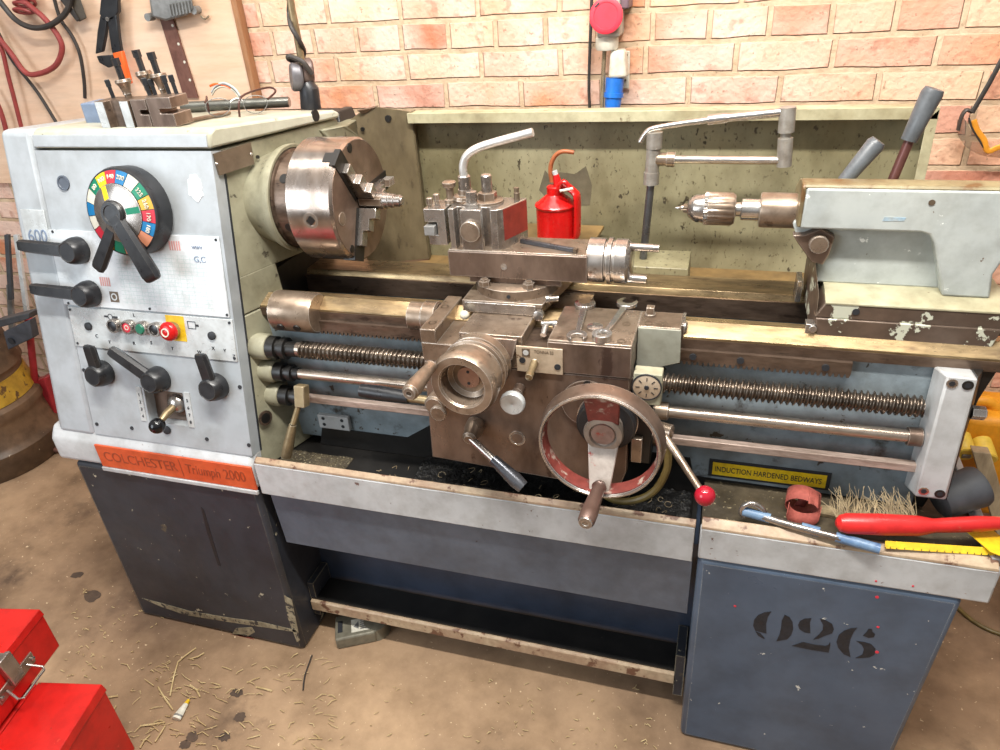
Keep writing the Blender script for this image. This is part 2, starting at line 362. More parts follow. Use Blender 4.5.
# pedestals
P('pedestal', MB().box(-1.537,-.99,1.081,1.62,.0,.562), 'darkslate', .012)
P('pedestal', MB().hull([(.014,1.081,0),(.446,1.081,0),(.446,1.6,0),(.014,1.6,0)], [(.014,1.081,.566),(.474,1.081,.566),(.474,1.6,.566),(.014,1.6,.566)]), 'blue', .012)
# stencilled 926 on the tail pedestal
PED = wl(LA)
def stencil(polys):
    b = MB()
    for pl in polys:
        q = [at(730+x/5.882, 600+y/5.882, Y=1.081) for x, y in pl]
        b.hull([(p.x,1.0815,p.z) for p in q], [(p.x,1.0803,p.z) for p in q])
    return b
P('painted_number', stencil([
  [(243,66),(222,98),(212,140),(214,196),(190,190),(150,180),(136,150),(142,115),(165,88),(200,72)],
  [(150,184),(180,196),(205,225),(196,226),(165,208)],
  [(322,86),(350,100),(368,130),(371,170),(360,205),(335,230),(272,242),(290,205),(300,165),(304,120)],
  [(440,108),(478,106),(470,130),(472,194),(440,190),(408,170),(400,145),(412,122)],
  [(528,108),(560,116),(600,140),(611,170),(600,195),(560,208),(520,226),(490,231),(525,200),(545,175),(548,145)],
  [(364,268),(430,246),(500,262),(560,268),(578,264),(588,248),(590,262),(580,308),(480,292),(420,280)],
  [(748,162),(725,190),(708,230),(698,280),(708,334),(670,318),(636,280),(626,245),(640,205),(670,180),(710,165)],
  [(815,168),(835,170),(838,186),(853,200),(845,218),(815,222),(782,208),(800,190)],
  [(742,240),(790,246),(830,258),(855,285),(850,320),(820,336),(780,340),(738,340),(778,320),(788,290),(775,262)],
 ]), 'stencil')
def paint_patch(name, pts, mt):
    q = [at(x, y, Y=1.081) for x, y in pts]
    P(name, MB().hull([(p.x,1.0815,p.z) for p in q], [(p.x,1.0803,p.z) for p in q]), mt)
M['bare'] = mat('bare_scratched_metal', (168,160,134), (120,112,92), 40, .5, chip=((60,58,56), 60, .56, .02))
paint_patch('scraped_band', [(142,598),(165,604),(190,611),(232,618),(262,622),(296,630),(296,632),(270,628),(236,623),(205,618),(186,615),(160,606)], 'bare')
paint_patch('scraped_patch', [(236,628),(252,627),(255,632),(246,637),(232,634)], 'bare')
paint_patch('red_primer_patch', [(228,634),(240,634),(254,639),(256,644),(240,641)], mat('red_primer', (140,60,48), (112,50,42), 20, .5))
paint_patch('dent_line', [(201,507),(204,510),(219,560),(221,566),(218,565),(207,532)], mat('black_scuff', (34,32,34), None, 20, .5))
paint_patch('scraped_patch', [(284,595),(292,600),(300,640),(297,642),(288,618)], 'bare')
# red paint spots on the tail pedestal
b = MB()
for x, y, r in ((735,606,1.6),(878,627,1.6),(877,652,2.2),(877,597,2),(876,581,1.3),(913,586,1.3)):
    p = at(x, y, Y=1.081); P('paint_spot', MB().cyl((p.x,1.0815,p.z), (p.x,1.0803,p.z), r/620, seg=10), 'redsock')
# headstock base shelf with orange name plate
P('headstock_base', MB().prism([(1.081,.563),(1.081,.628),(1.086,.637),(1.10,.66),(1.62,.66),(1.62,.563)], 'X', -1.583, -.985), 'lip', .012, seg=3)
npl = P('name_plate', MB().box(-1.438,-.986,1.077,1.082,.566,.632), 'orange', .001)
P('trim_strip', MB().box(-1.44,-.985,1.074,1.082,.553,.565), 'lip', .002)
FR = frame((-1.42,1.0768,.588), (1,0,0), (0,0,1))
text('plate_lettering', 'COLCHESTER', .040, FR, 'orangeink', npl, sx=.90)
text('plate_lettering', 'Triumph', .040, frame((-1.176,1.0768,.588), (1,0,0), (0,0,1)), 'orangeink', npl, sx=.7, shear=.15)
text('plate_lettering', '2000', .042, frame((-1.068,1.0768,.588), (1,0,0), (0,0,1)), 'orangeink', npl, sx=.72)
part('plate_divider', MB().box(-1.19,-1.187,1.0765,1.0775,.574,.626), 'orangeink', npl)
# slanted headstock
ANG = math.atan(.1958); CA, SA = math.cos(ANG), math.sin(ANG)
SP = Matrix(((1,0,0,0),(0,SA,-CA,1.10),(0,CA,SA,.695),(0,0,0,1)))
def sv(z): return (z-.695)/CA
def yf(z): return 1.10+(z-.695)*.1958
KS = .33
def sx_(y, z): return -.986+KS*(y-yf(z)-.03)
def quad(z, yb): return [(-1.44,yf(z)+.03,z),(-.986,yf(z)+.03,z),(sx_(yb,z),yb,z),(-1.44,yb,z)]
P('headstock_casing', MB().hull(quad(1.045,1.56), quad(1.309,1.56)).hull(quad(.966,1.30), quad(1.05,1.30)), 'green', .004)
P('headstock_base_casting', MB().hull(quad(.60,1.30), quad(.9645,1.30)), 'green', .003)
P('headstock_recess_fill', MB().box(-1.44,-.96,1.301,1.56,.60,1.03), 'dark')  # dark filler block: darkness of the recess under the chuck is its colour
P('end_cover', MB().hull([(-1.556,yf(.645),.645),(-1.439,yf(.645),.645),(-1.439,1.56,.645),(-1.556,1.56,.645)], [(-1.528,yf(1.347),1.354),(-1.439,yf(1.347),1.354),(-1.439,1.56,1.327),(-1.528,1.56,1.327)]), 'panel', .014, seg=3)
# front panel with an opening for the gear stick
hx0, hx1, hz0, hz1 = -1.262, -1.152, .708, .790
b = MB(SP)
for u0, u1, z0, z1 in ((-1.437,hx0,.655,1.312),(hx1,-.985,.655,1.312),(hx0,hx1,.655,hz0),(hx0,hx1,hz1,1.312)):
    b.box(u0, u1, sv(z0), sv(z1), -.032, 0)
P('front_panel', b, 'panel')
P('seam_strip', MB(SP).box(-.9862,-.9835,sv(.655),sv(1.312),-.036,-.031), 'ink')
P('stick_recess', MB(SP).box(hx0-.004,hx1+.004,sv(hz0)-.004,sv(hz1)+.004,-.034,-.028), 'brownsteel')
lid = P('headstock_lid', MB().add([(x if i == 0 else -.985+KS*(y-yf(1.31)) , y, z) for i, x in enumerate((-1.436,0)) for y, z in ((yf(1.316)-.001,1.316),(yf(1.343),1.344),(1.240,1.354),(1.545,1.330),(1.558,1.322),(1.556,1.311))],
  [(0,1,2,3,4,5),(11,10,9,8,7,6)]+[(i,(i+1)%6,6+(i+1)%6,6+i) for i in range(6)]), 'lid', .006)
P('lid_front_trim', MB(SP).box(-1.434,-.990,sv(1.319),sv(1.343),.0,.0025), 'panel', .001)
SN = Vector((0,.1958,1)); S2 = Vector((KS,1,0)).normalized(); SNN = S2.cross(SN).normalized()
if SNN.x < 0: SNN = -SNN
S0 = Vector((-.985,1.10,.695))
def sidept(x, y, off=0.):
    d = Vector(CM.T@[x-500, y-375, F]); o = S0+SNN*off; return CAM+d*((o-CAM).dot(SNN)/d.dot(SNN))
c = sidept(315.5,115.5,.0015); P('lid_screw_recess', MB(Matrix.Translation(c)@Matrix.Diagonal((1,1,1.35,1))@Matrix.Translation(-c)).rev([(-.004,.0095),(.0022,.0095),(.0022,0)], c, SNN, 20), 'dark')
# plates on the front panel
cp = P('speed_chart_plate', MB(SP).box(-1.445,-.993,sv(.977),sv(1.146),.0,.003), 'chart', .001)
kp = P('control_plate', MB(SP).box(-1.436,-.988,sv(.879),sv(.973),.0,.003), 'plate', .001)
wst = P('white_sticker', MB(SP).box(-1.513,-1.445,sv(1.095),sv(1.188),.0015,.004), 'plate', .001)
text('sticker_number', '600', .040, SP@frame((-1.506,sv(1.118),.0045), (1,0,0), (0,1,0)), 'blueink', wst, sx=.95)
for s_, x, z, h, mm_ in (('G,C',-1.062,1.092,.018,'blueink'),('COLCHESTER',-1.30,1.128,.009,'ink'),('wwv',-1.063,1.119,.014,'blueink')):
    if s_ == 'COLCHESTER': continue
    text('chart_lettering', s_, h, SP@frame((x,sv(z),.0035), (1,0,0), (0,1,0)), mm_, cp)
b = MB(SP)
for x0, z0, n in ((-1.12,1.114,5),(-1.325,1.027,5)):
    for i in range(n): b.box(x0+i*.006, x0+i*.006+.0035, sv(z0), sv(z0)+.02, .003, .0036)
part('chart_symbol', b, 'pinkink', cp)
b = MB(SP); b.box(-1.305,-1.281,sv(.992),sv(.992)+.024,.003,.0036)
part('maker_emblem', b, 'serial', cp)
part('maker_emblem', MB(SP).rev([(.0037,.0085),(.0042,.0085),(.0042,.0055),(.0037,.0055)], (-1.293,sv(.992)+.012,0), (0,0,1), 20, loop=True), 'plate', cp)
# symbols and letters of the control plate
for s_, x, z in (('T',-1.335,.893),('R',-1.265,.896),('S',-1.215,.901),('T',-1.16,.892),('W',-1.09,.890),('X',-1.05,.902),('Y',-1.02,.899),('Z',-.998,.888),('C',-1.37,.905),('L',-1.25,.962)):
    text('plate_letter', s_, .011, SP@frame((x,sv(z),.0035), (1,0,0), (0,1,0)), 'ink', kp)
b = MB(SP)
for pts in ([(-1.333,.957),(-1.322,.957)],[(-1.31,.957),(-1.295,.957)],):
    b.box(pts[0][0], pts[1][0], sv(.957)-.002, sv(.957)+.002, .003, .0036)
b.rev([(.003,.007),(.0036,.007),(.0036,.0055),(.003,.0055)], (-1.316,sv(.957),0), (0,0,1), 16, loop=True)
for x0, x1, z0, z1 in ((-1.105,-1.085,.945,.9465),(-1.105,-1.1035,.945,.962),(-1.105,-1.085,.9605,.962),(-1.085,-1.0835,.945,.962),(-1.0835,-1.076,.951,.956)):
    b.box(x0, x1, sv(z0), sv(z1), .003, .0036)
part('plate_symbol', b, 'ink', kp)
b = MB(SP)
for x, z in ((-1.432,1.142),(-1.0,1.14),(-.998,.983),(-1.43,.981),(-1.2,.983),(-1.2,1.14)): b.cyl((x,sv(z),.003), (x,sv(z),.0045), .003, seg=10)
part('plate_rivet', b, 'ink', cp)
b = MB(SP)
for x, z in ((-1.43,.966),(-.995,.966),(-.994,.887),(-1.428,.886)): b.cyl((x,sv(z),.003), (x,sv(z),.0045), .0032, seg=10)
part('plate_rivet', b, 'ink', kp)
for x, z in ((-1.384,.93),(-1.044,.934)):
    P('blanking_plug', MB(SP).rev([(0,.0095),(.004,.0095),(.005,.007),(.005,0)], (x,sv(z),.003), (0,0,1), 20), 'ink')
P('blanking_plug', MB(SP).rev([(0,.016),(.003,.016),(.003,.0125),(.0015,.0115),(.0015,0)], (-1.375,sv(1.246),0), (0,0,1), 24), 'steelblue')
# scraped white filler patch
pts = []
for k in range(22):
    a = 2*PI*k/22; r = .024*(.82+.3*random.random()); pts.append((-1.035+r*math.cos(a)*.8, sv(1.243)+r*math.sin(a)*1.15))
P('filler_patch', MB(SP).prism(pts, 'Z', .0, .0012), 'patch')
for q in ((84,370),(97,424),(132,428),(207,439),(249,445),(240,387)):
    d = CM.T@[q[0]-500, q[1]-375, F]; n = Vector((0,-CA,SA)); t = (Vector((0,1.10,.695))-CAM).dot(n)/Vector(d).dot(n); w = CAM+Vector(d)*t
    P('panel_screw', MB(SP).cyl((w.x,sv(w.z),0), (w.x,sv(w.z),.0015), .0048, seg=14), 'ink')
# push buttons
for x, c in ((-1.302,'black'),(-1.262,'redsock'),(-1.223,'greenb'),(-1.187,'black')):
    if c == 'greenb' and 'greenb' not in M: M['greenb'] = mat('green_button', (34,110,84), None, 5, .35)
    z = .939
    bt = P('push_button', MB(SP).rev([(0,.0165),(.012,.0165),(.015,.015),(.015,.0122),(.009,.0122)], (x,sv(z),.003), (0,0,1), 24), 'steel')
    part('button_cap', MB(SP).rev([(.004,.0118),(.012 if c != 'greenb' else .016,.0118),(.013 if c != 'greenb' else .018,.010),(.013 if c != 'greenb' else .018,0)], (x,sv(z),.003), (0,0,1), 20), c, bt)
    if c == 'redsock':
        part('button_mark', MB(SP).rev([(.0132,.006),(.0136,.006),(.0136,.004),(.0132,.004)], (x,sv(z),.003), (0,0,1), 16, loop=True), 'white', bt)
es = P('emergency_stop', MB(SP).rev([(0,.014),(.010,.014),(.010,.018),(.013,.0215),(.019,.0215),(.024,.0185),(.027,.012),(.028,0)], (-1.144,sv(.94),.003), (0,0,1), 28), 'red')
part('stop_collar', MB(SP).rev([(0,.019),(.012,.019),(.012,.0165),(0,.0165)], (-1.144,sv(.94),.003), (0,0,1), 24, loop=True), 'steel', es)
part('stop_backing', MB(SP).box(-1.161,-1.113,sv(.915),sv(.972),.0025,.0042), 'yellow', es)
part('stop_mark', MB(SP).rev([(.027,.010),(.0288,.010),(.0288,.0075),(.027,.0075)], (-1.144,sv(.94),.003), (0,0,1), 20, loop=True), 'white', es)
# speed dial
DX, DV = -1.188, sv(1.194)
dial = P('speed_dial', MB(SP).rev([(0,.088),(.004,.092),(.036,.092),(.044,.089),(.0455,.086),(.0455,.05),(.02,.05)], (DX,DV,.002), (0,0,1), 48), 'black')
seg_cols = ['white','green2','yelplate','red2','blue2','white','green2','ochre','red2','blue2','salmon','ink','salmon','green2','yelplate','red2','white','blue2']
M['green2'] = mat('dial_green', (10,120,90), None, 5, .35); M['red2'] = mat('dial_red', (196,44,62), None, 5, .35)
M['blue2'] = mat('dial_blue', (24,120,176), None, 5, .35); M['ochre'] = mat('dial_ochre', (206,158,50), None, 5, .35); M['salmon'] = mat('dial_salmon', (206,136,104), None, 5, .35)
names = sorted(set(seg_cols)); b = MB(SP); ns = len(seg_cols)
for k in range(ns):
    a0 = PI-.25-2*PI*k/ns; a1 = a0-2*PI/ns+.02
    b.cur = names.index(seg_cols[k]); vs = []; 
    for i in range(5):
        a = a0+(a1-a0)*i/4
        for r, w in ((.0850,.0462),(.0600,.0530),(.0600,.044),(.0850,.044)): vs.append((DX+r*math.cos(a), DV+r*math.sin(a), w+.002))
    fs = []
    for i in range(4):
        for j in range(4): fs.append((i*4+j, i*4+(j+1)%4, (i+1)*4+(j+1)%4, (i+1)*4+j))
    fs += [(0,1,2,3),(16,17,18,19)]
    b.add(vs, fs)
part('colour_ring', b, names, dial)
for s_, k in (('80',1),('100',2),('140',3),('200',4),('325',6),('260',7),('170',8),('180',9)):
    a = PI-.25-2*PI*(k+.5)/ns; r = .0725
    Mx = SP@Matrix.Translation((DX+r*math.cos(a), DV+r*math.sin(a), .0522))@Matrix.Rotation(a-PI/2, 4, 'Z')
    text('dial_number', s_, .0125, Mx@Matrix.Translation((0,-.004,0)), 'white', dial, align='CENTER', ex=.0012)
part('dial_cone', MB(SP).rev([(.046,.0592),(.055,.0592),(.064,.03),(.064,0)], (DX,DV,.002), (0,0,1), 40), ['steel'], dial)
for a, mi in ((2.0,0),(.15,1)):
    b = MB(SP); vs = []
    for r, w in ((.058,.0560),(.031,.0645)):
        for da in (-.13,.13): vs.append((DX+r*math.cos(a+da*.05/r), DV+r*math.sin(a+da*.05/r), w+.0015)); vs.append((DX+r*math.cos(a+da*.05/r), DV+r*math.sin(a+da*.05/r), w-.004))
    b.add(vs, [(0,2,6,4),(1,5,7,3),(0,1,3,2),(4,6,7,5),(0,4,5,1),(2,3,7,6)])
    part('dial_pointer', b, ['yelplate','green2'][mi], dial)
part('dial_hub', MB(SP).rev([(.055,.027),(.070,.027),(.074,.024),(.074,.018),(.072,.017),(.072,0)], (DX,DV,.002), (0,0,1), 28), 'black', dial)
def flat_lever(o, d, L, w0, w1, t, rise=0.0, W=0):
    # tapered flat handle in the panel's own frame: o=(u,v,w)
    o = Vector(o); d = Vector((d[0],d[1],0)).normalized(); s = Vector((-d.y,d.x,0)); z = Vector((0,0,1))
    b = MB(SP); rings = []
    for f, w, th in ((0,w0,t),(.15,w0,t),(.9,w1,t),(.98,w1*.86,t*.8),(1.0,w1*.6,t*.5)):
        c = o+d*L*f+z*rise*f
        rings.append([c+s*w/2*.8-z*th/2, c+s*w/2+z*0, c+s*w/2*.72+z*th/2, c-s*w/2*.72+z*th/2, c-s*w/2, c-s*w/2*.8-z*th/2])
    n = 6; vs = [p for r in rings for p in r]; fs = [tuple(range(n))[::-1], tuple(range((len(rings)-1)*n, len(rings)*n))]
    for i in range(len(rings)-1):
        for k in range(n): fs.append((i*n+k, i*n+(k+1)%n, (i+1)*n+(k+1)%n, (i+1)*n+k))
    return b.add(vs, fs)
part('dial_lever', flat_lever((DX-.004,DV-.01,.056), (-.082,-.108), .142, .028, .034, .016, -.008), 'black', dial)
part('dial_lever', flat_lever((DX+.004,DV-.005,.068), (.056,-.122), .145, .036, .046, .018, -.010), 'black', dial)
# selector levers
def selector(x, z, d, L, rise):
    h = P('selector_lever', MB(SP).rev([(0,.0305),(.012,.0305),(.020,.029),(.034,.0245),(.037,.021),(.036,.020),(.036,0)], (x,sv(z),.001), (0,0,1), 28, mod=lambda a, j: 1+.02*math.cos(6*a) if j > 1 else 1), 'black')
    part('lever_handle', flat_lever((x,sv(z),.020), d, L, .032, .029, .016, rise), 'black', h)
selector(-1.366, 1.104, (-1,.06), .146, .008)
selector(-1.358, 1.008, (-1,.05), .146, .008)
selector(-1.368, .820, (.10,1), .078, .016)
selector(-1.208, .820, (-.80,.62), .118, .016)
selector(-1.051, .818, (-.06,1), .086, .016)
# gear stick
gs = P('gear_stick', MB(SP).tube([(-1.188,sv(.755),-.02),(-1.190,sv(.742),.02),(-1.193,sv(.730),.038)], [.010,.009,.007], 12), 'brass')
part('stick_ball', MB(SP).sphere((-1.194,sv(.724),.048), .0185), 'blackgloss', gs)
part('stick_flange', MB(SP).rev([(-.03,.036),(-.022,.036),(-.020,.030),(-.020,.012)], (-1.185,sv(.755),.0), (0,0,1), 28), 'waydark', gs)
part('stick_boss', MB(SP).rev([(-.03,.026),(-.012,.022),(-.004,.016),(0,.006)], (-1.188,sv(.755),.0), (0,0,1), 24), 'steel', gs)
for x in (-1.276,-1.140):
    sc = P('scale_strip', MB(SP).box(x-.0075,x+.0075,sv(.708),sv(.793),0,.002), 'plate')
    for i, ch in enumerate(('1','2','3','4') if x < -1.2 else ('5','6','7','8')):
        text('scale_digit', ch, .011, SP@frame((x-.003,sv(.77)-i*.018,.0025), (1,0,0), (0,1,0)), 'ink', sc)
P('blanking_plug', MB(SP).rev([(0,.0105),(.004,.0105),(.005,.008),(.005,0)], (-1.214,sv(.692),0), (0,0,1), 18), 'ink')
# headstock right side
q = [sidept(x,y,.003) for x, y in ((213.5,154),(251,142.5),(254.5,164),(220,175.5))]
spl = P('serial_plate', MB().hull([p-SNN*.006 for p in q], q), 'serial')
for x, y in ((217,164),(251.5,154)):
    c = sidept(x,y,.003); part('plate_rivet', MB().rev([(0,.0032),(.0015,.002)], c, SNN, 10), 'steel', spl)
c = sidept(258,157,.0015); P('side_screw', MB().rev([(-.003,.004),(.0005,.004)], c, SNN, 12), 'dark')
AX = (1.36, 1.178)
P('spindle_boss', MB().rev([(-.05,.092),(.0,.099),(.016,.105),(.026,.111),(.034,.1145),(.044,.1155),(.046,.1135),(.046,.108),(.0,.09)], (-.946,*AX), (1,0,0), 72), 'green', sharp=30)
P('spindle_nose', MB().rev([(0,.106),(.012,.106),(.014,.101),(.056,.099)], (-.908,*AX), (1,0,0), 64), 'waydark')
b = MB()
for k in range(6):
    a = 2*PI*k/6+.35; b = MB(); b.cyl((-.874,AX[0]+.09*math.cos(a),AX[1]+.09*math.sin(a)), (-.874,AX[0]+.1015*math.cos(a),AX[1]+.1015*math.sin(a)), .010, seg=16); P('cam_lock', b, 'dark')
P('headstock_shoulder', MB().hull([(-.90,1.53,1.235),(-.858,1.53,1.235),(-.868,1.66,1.235),(-.95,1.66,1.235)], [(-.96,1.51,1.295),(-.896,1.497,1.296),(-.853,1.53,1.296),(-.866,1.655,1.296)]), 'green', .004)
c = sidept(265.5,418,.0); ah = P('access_hole', MB().rev([(-.004,.0125),(.0015,.0125)], c, SNN, 20), 'dark')
part('hole_rim', MB().rev([(-.002,.018),(.0012,.018),(.0012,.0125),(-.002,.0125)], c, SNN, 24, loop=True), 'waydark', ah)

for y, z, r in ((1.20,.886,.030),(1.20,.823,.026),(1.20,.760,.028)):
    P('bearing_boss', MB().rev([(0,r),(.040,r),(.044,r*.93),(.046,r*.8)], (-.99,y,z), (1,0,0), 28), 'green')
# ---- bed
XL, XR = -.985, .56
bed = P('bed_casting', MB().prism([(1.24,.62),(1.24,.955),(1.30,.955),(1.30,.86),(1.42,.86),(1.42,.955),(1.50,.955),(1.50,.62)], 'X', XL+.001, .42), 'baseblue', .004)
P('bed_pocket', MB().box(XL+.002,.42,1.301,1.419,.855,.866), 'dark')
P('bed_end_web', MB().prism([(.40,.955),(.47,.955),(.455,.89),(.445,.75),(.42,.64),(.40,.64)], 'Y', 1.236, 1.26), 'dark', .003)
P('front_way', MB().prism([(1.232,.95),(1.232,.972),(1.240,.978),(1.262,.992),(1.282,.980),(1.305,.980),(1.305,.95)], 'X', XL+.001, XR), ['way'], .001)
P('front_way_edge', MB().prism([(1.2305,.949),(1.2305,.968),(1.236,.968),(1.236,.949)], 'X', XL+.002, XR), 'waydark')
P('rear_way', MB().prism([(1.420,.95),(1.420,.972),(1.428,.984),(1.50,.984),(1.508,.975),(1.508,.95)], 'X', XL+.001, XR), 'way', .001)
P('rear_way_edge', MB().prism([(1.414,.93),(1.414,.972),(1.422,.972),(1.422,.93)], 'X', XL+.002, XR-.01), 'waydark')
P('bed_gap_dark_sheet', MB().prism([(-.90,.60),(-.885,.652),(-.66,.652),(-.59,.70),(-.55,.71),(-.02,.69),(-.01,.645),(.37,.640),(.37,.60)], 'Y', 1.2375, 1.2405), 'dark')  # dark sheet: gap's darkness and tail-end grime put on the bed face
# rack with teeth
pts = [(-.86,.949),(.243,.949)]; x = .243
while x > -.86:
    pts += [(x,.926),(x-.002,.919),(x-.006,.919),(x-.008,.926)]; x -= .0098
P('rack', MB().prism(pts, 'Y', 1.222, 1.240), 'waydark')
b = MB()
for x in (.055,.20,-.03): b.cyl((x,1.2225,.937), (x,1.219,.937), .0065, seg=16)
P('rack_screw', b, 'ink')
# rods
def screw(x0, x1, y, z, r, d, p, seg=18, per=8):
    b = MB(); n = int((x1-x0)/p*per); vs = []; fs = []
    prof = [0,0,0,.35,1,1,.9,.2]
    for i in range(n+1):
        X = x0+(x1-x0)*i/n
        for k in range(seg):
            a = 2*PI*k/seg; ph = ((X-x0)/p+k/seg) % 1*8; j = int(ph); f = ph-j
            h = prof[j % 8]*(1-f)+prof[(j+1) % 8]*f; rr = r-d*(1-h)
            vs.append((X, y+rr*math.cos(a), z+rr*math.sin(a)))
    for i in range(n):
        for k in range(seg):
            k2 = (k+1) % seg; fs.append((i*seg+k, (i+1)*seg+k, (i+1)*seg+k2, i*seg+k2))
    return b.add(vs, fs)
ls = P('leadscrew', screw(-.865,.362,1.20,.887,.0200,.0062,.0105), 'screwm', sharp=80)
part('screw_journal', MB().cyl((-.92,1.20,.887), (-.862,1.20,.887), .0165), 'rod', ls)
P('leadscrew_bearing', MB().rev([(0,.026),(.050,.026),(.051,.020),(.062,.020),(.063,.025),(.074,.025),(.075,.0175),(.10,.0175)], (-.975,1.20,.886), (1,0,0), 28), 'dark')
fr_ = P('feed_rod', MB().cyl((-.90,1.20,.8235), (.385,1.20,.8235), .0118), 'rod')
P('feed_rod_bearing', MB().rev([(0,.022),(.052,.022),(.053,.016),(.062,.016),(.063,.020),(.074,.020),(.075,.014),(.09,.014)], (-.975,1.20,.823), (1,0,0), 24), 'dark')
P('feed_rod_collar', MB().rev([(0,.017),(.022,.017),(.024,.014)], (.35,1.20,.8235), (1,0,0), 24), 'brownsteel')
P('control_shaft', MB().box(-.90,.39,1.192,1.208,.751,.768), mat('pale_flat_bar', (186,166,154), (146,128,116), 14, .48, .3, stretch=(.6,3,3), grime=.35), .002)
P('control_shaft_bearing', MB().rev([(0,.024),(.052,.024),(.053,.017),(.064,.017),(.065,.021),(.075,.021)], (-.975,1.20,.760), (1,0,0), 24), 'dark')
P('mounting_pad', MB().box(-.885,-.803,1.228,1.241,.656,.694), 'lip', .002)
b = MB()
for x, z in ((-.87,.685),(-.87,.668),(-.82,.685),(-.82,.668)): b.cyl((x,1.229,z), (x,1.2275,z), .0045, seg=12)
P('pad_hole', b, 'ink')
c0 = at(301,398,Y=1.165); c1 = at(293,424,Y=1.145); c2 = at(286,457,Y=1.122)
cl = P('control_lever', MB().tube([c0, c1], .0068, 12), 'brass')
part('lever_clevis', MB(frame((c0.x,c0.y+.006,c0.z+.008),(1,0,0),(0,.3,1))).box(-.013,.013,-.03,.02,-.012,.012), 'brass', cl, .002)
part('lever_grip', MB().tube([c1*1.03-c0*.03, c1*.4+c2*.6, c2], [.0085,.0125,.0120], 16), 'brass', cl)
# tail bracket
eb = P('end_bracket', MB().hull([(.376,1.16,.722),(.426,1.16,.722),(.44,1.235,.69),(.376,1.235,.69)], [(.372,1.16,.974),(.417,1.16,.972),(.43,1.235,.95),(.372,1.235,.95)]), 'lip', .004)
part('bracket_shadow_side', MB().hull([(.4265,1.163,.72),(.4275,1.163,.72),(.449,1.24,.69),(.43,1.24,.69)], [(.4165,1.163,.974),(.4175,1.163,.974),(.449,1.24,.95),(.43,1.24,.95)]), 'dark', eb)  # dark sheet: the bracket's shadow side put into colour
for x, z in ((.382,.960),(.405,.959),(.387,.737),(.413,.735)):
    sc = part('socket_screw', MB().rev([(0,.0085),(.002,.0085),(.002,0)], (x,1.1605,z), (0,-1,0), 20), 'steel' if x < .39 else 'dark', eb)
    part('screw_socket', MB().rev([(0,.005),(.0026,.005),(.0026,0)], (x,1.1605,z), (0,-1,0), 6), 'ink', eb)
P('shaft_end_nut', MB().rev([(0,.012),(.02,.012),(.022,.009)], (.436,1.20,.885), (1,0,0), 6), 'steel')
# bed label
bl = P('bedway_plate', MB().box(.019,.250,1.2375,1.2405,.651,.694), 'ink', .001)
part('plate_face', MB().box(.0265,.2425,1.2365,1.238,.657,.688), 'yelplate', bl)
text('plate_lettering', 'INDUCTION HARDENED BEDWAYS', .0185, frame((.031,1.2363,.666), (1,0,0), (0,0,1)), 'ink', bl, sx=.685, ex=.0004)
# carriage stop on the front way
st = P('carriage_stop', MB().rev([(0,.040),(.003,.0445),(.098,.0445),(.103,.041),(.103,.03)], (-.924,1.228,.966), (1,0,0), 40), 'topsteel')
b = MB()
for x in (-.896,-.856):
    c = Vector((x,1.228-.0445*.87,.966-.0445*.42)); d = Vector((0,-.87,-.42)).normalized()
    b.cyl(c, c+d*.004, .0085, seg=18)
part('stop_screw', b, 'dark', st)
# ---- chip tray
P('chip_tray', MB().box(-.984,.004,1.093,1.66,.585,.598), 'dark')
P('tray_lip', MB().prism([(1.081,.555),(1.081,.640),(1.087,.648),(1.092,.640),(1.092,.555)], 'X', -.978, .003), 'lip', .001)
P('tray_lip_edge', MB().prism([(1.0815,.6425),(1.0825,.6475),(1.093,.6545),(1.096,.652),(1.092,.640)], 'X', -.976, .004), 'lipedge', .001)
P('tray_wall', MB().prism([(1.092,.595),(1.092,.652),(1.096,.652),(1.096,.595)], 'X', -.976, .004), 'traygrime')
P('tray_skirt', MB().prism([(1.092,.56),(1.102,.385),(1.108,.385),(1.105,.56)], 'X', -.966, .004), 'steelblue', .001)
P('kick_panel', MB().box(-.99,.014,1.245,1.26,.0,.55), 'navyback')
P('tray_underside', MB().box(-.985,.012,1.10,1.6,.55,.585), 'navyback')
P('foot_brake_bar', MB().prism([(1.15,.088),(1.15,.118),(1.154,.122),(1.235,.126),(1.235,.120),(1.156,.114),(1.156,.088)], 'X', -.985, -.009), ['lipedge'], .001)
P('foot_bar_tread', MB().box(-.984,-.01,1.158,1.236,.1235,.1275), 'dark')
P('foot_bar_arm', MB().box(-.012,.01,1.15,1.24,.05,.19), 'darkslate')
P('foot_bar_arm', MB().box(-.988,-.97,1.16,1.24,.06,.18), 'darkslate')
# tail tray
P('tail_tray', MB().box(.014,.51,1.10,1.62,.600,.640), 'traygrime')
P('tray_lip', MB().prism([(1.081,.566),(1.081,.640),(1.087,.648),(1.095,.648),(1.095,.566)], 'X', .013, .512), 'lip', .005)
P('tray_lip_edge', MB().prism([(1.0815,.6425),(1.0825,.6475),(1.099,.658),(1.104,.655),(1.103,.640)], 'X', .015, .508), 'lipedge', .001)
P('tray_side_lip', MB().box(.497,.512,1.096,1.60,.566,.66), 'lip', .003)
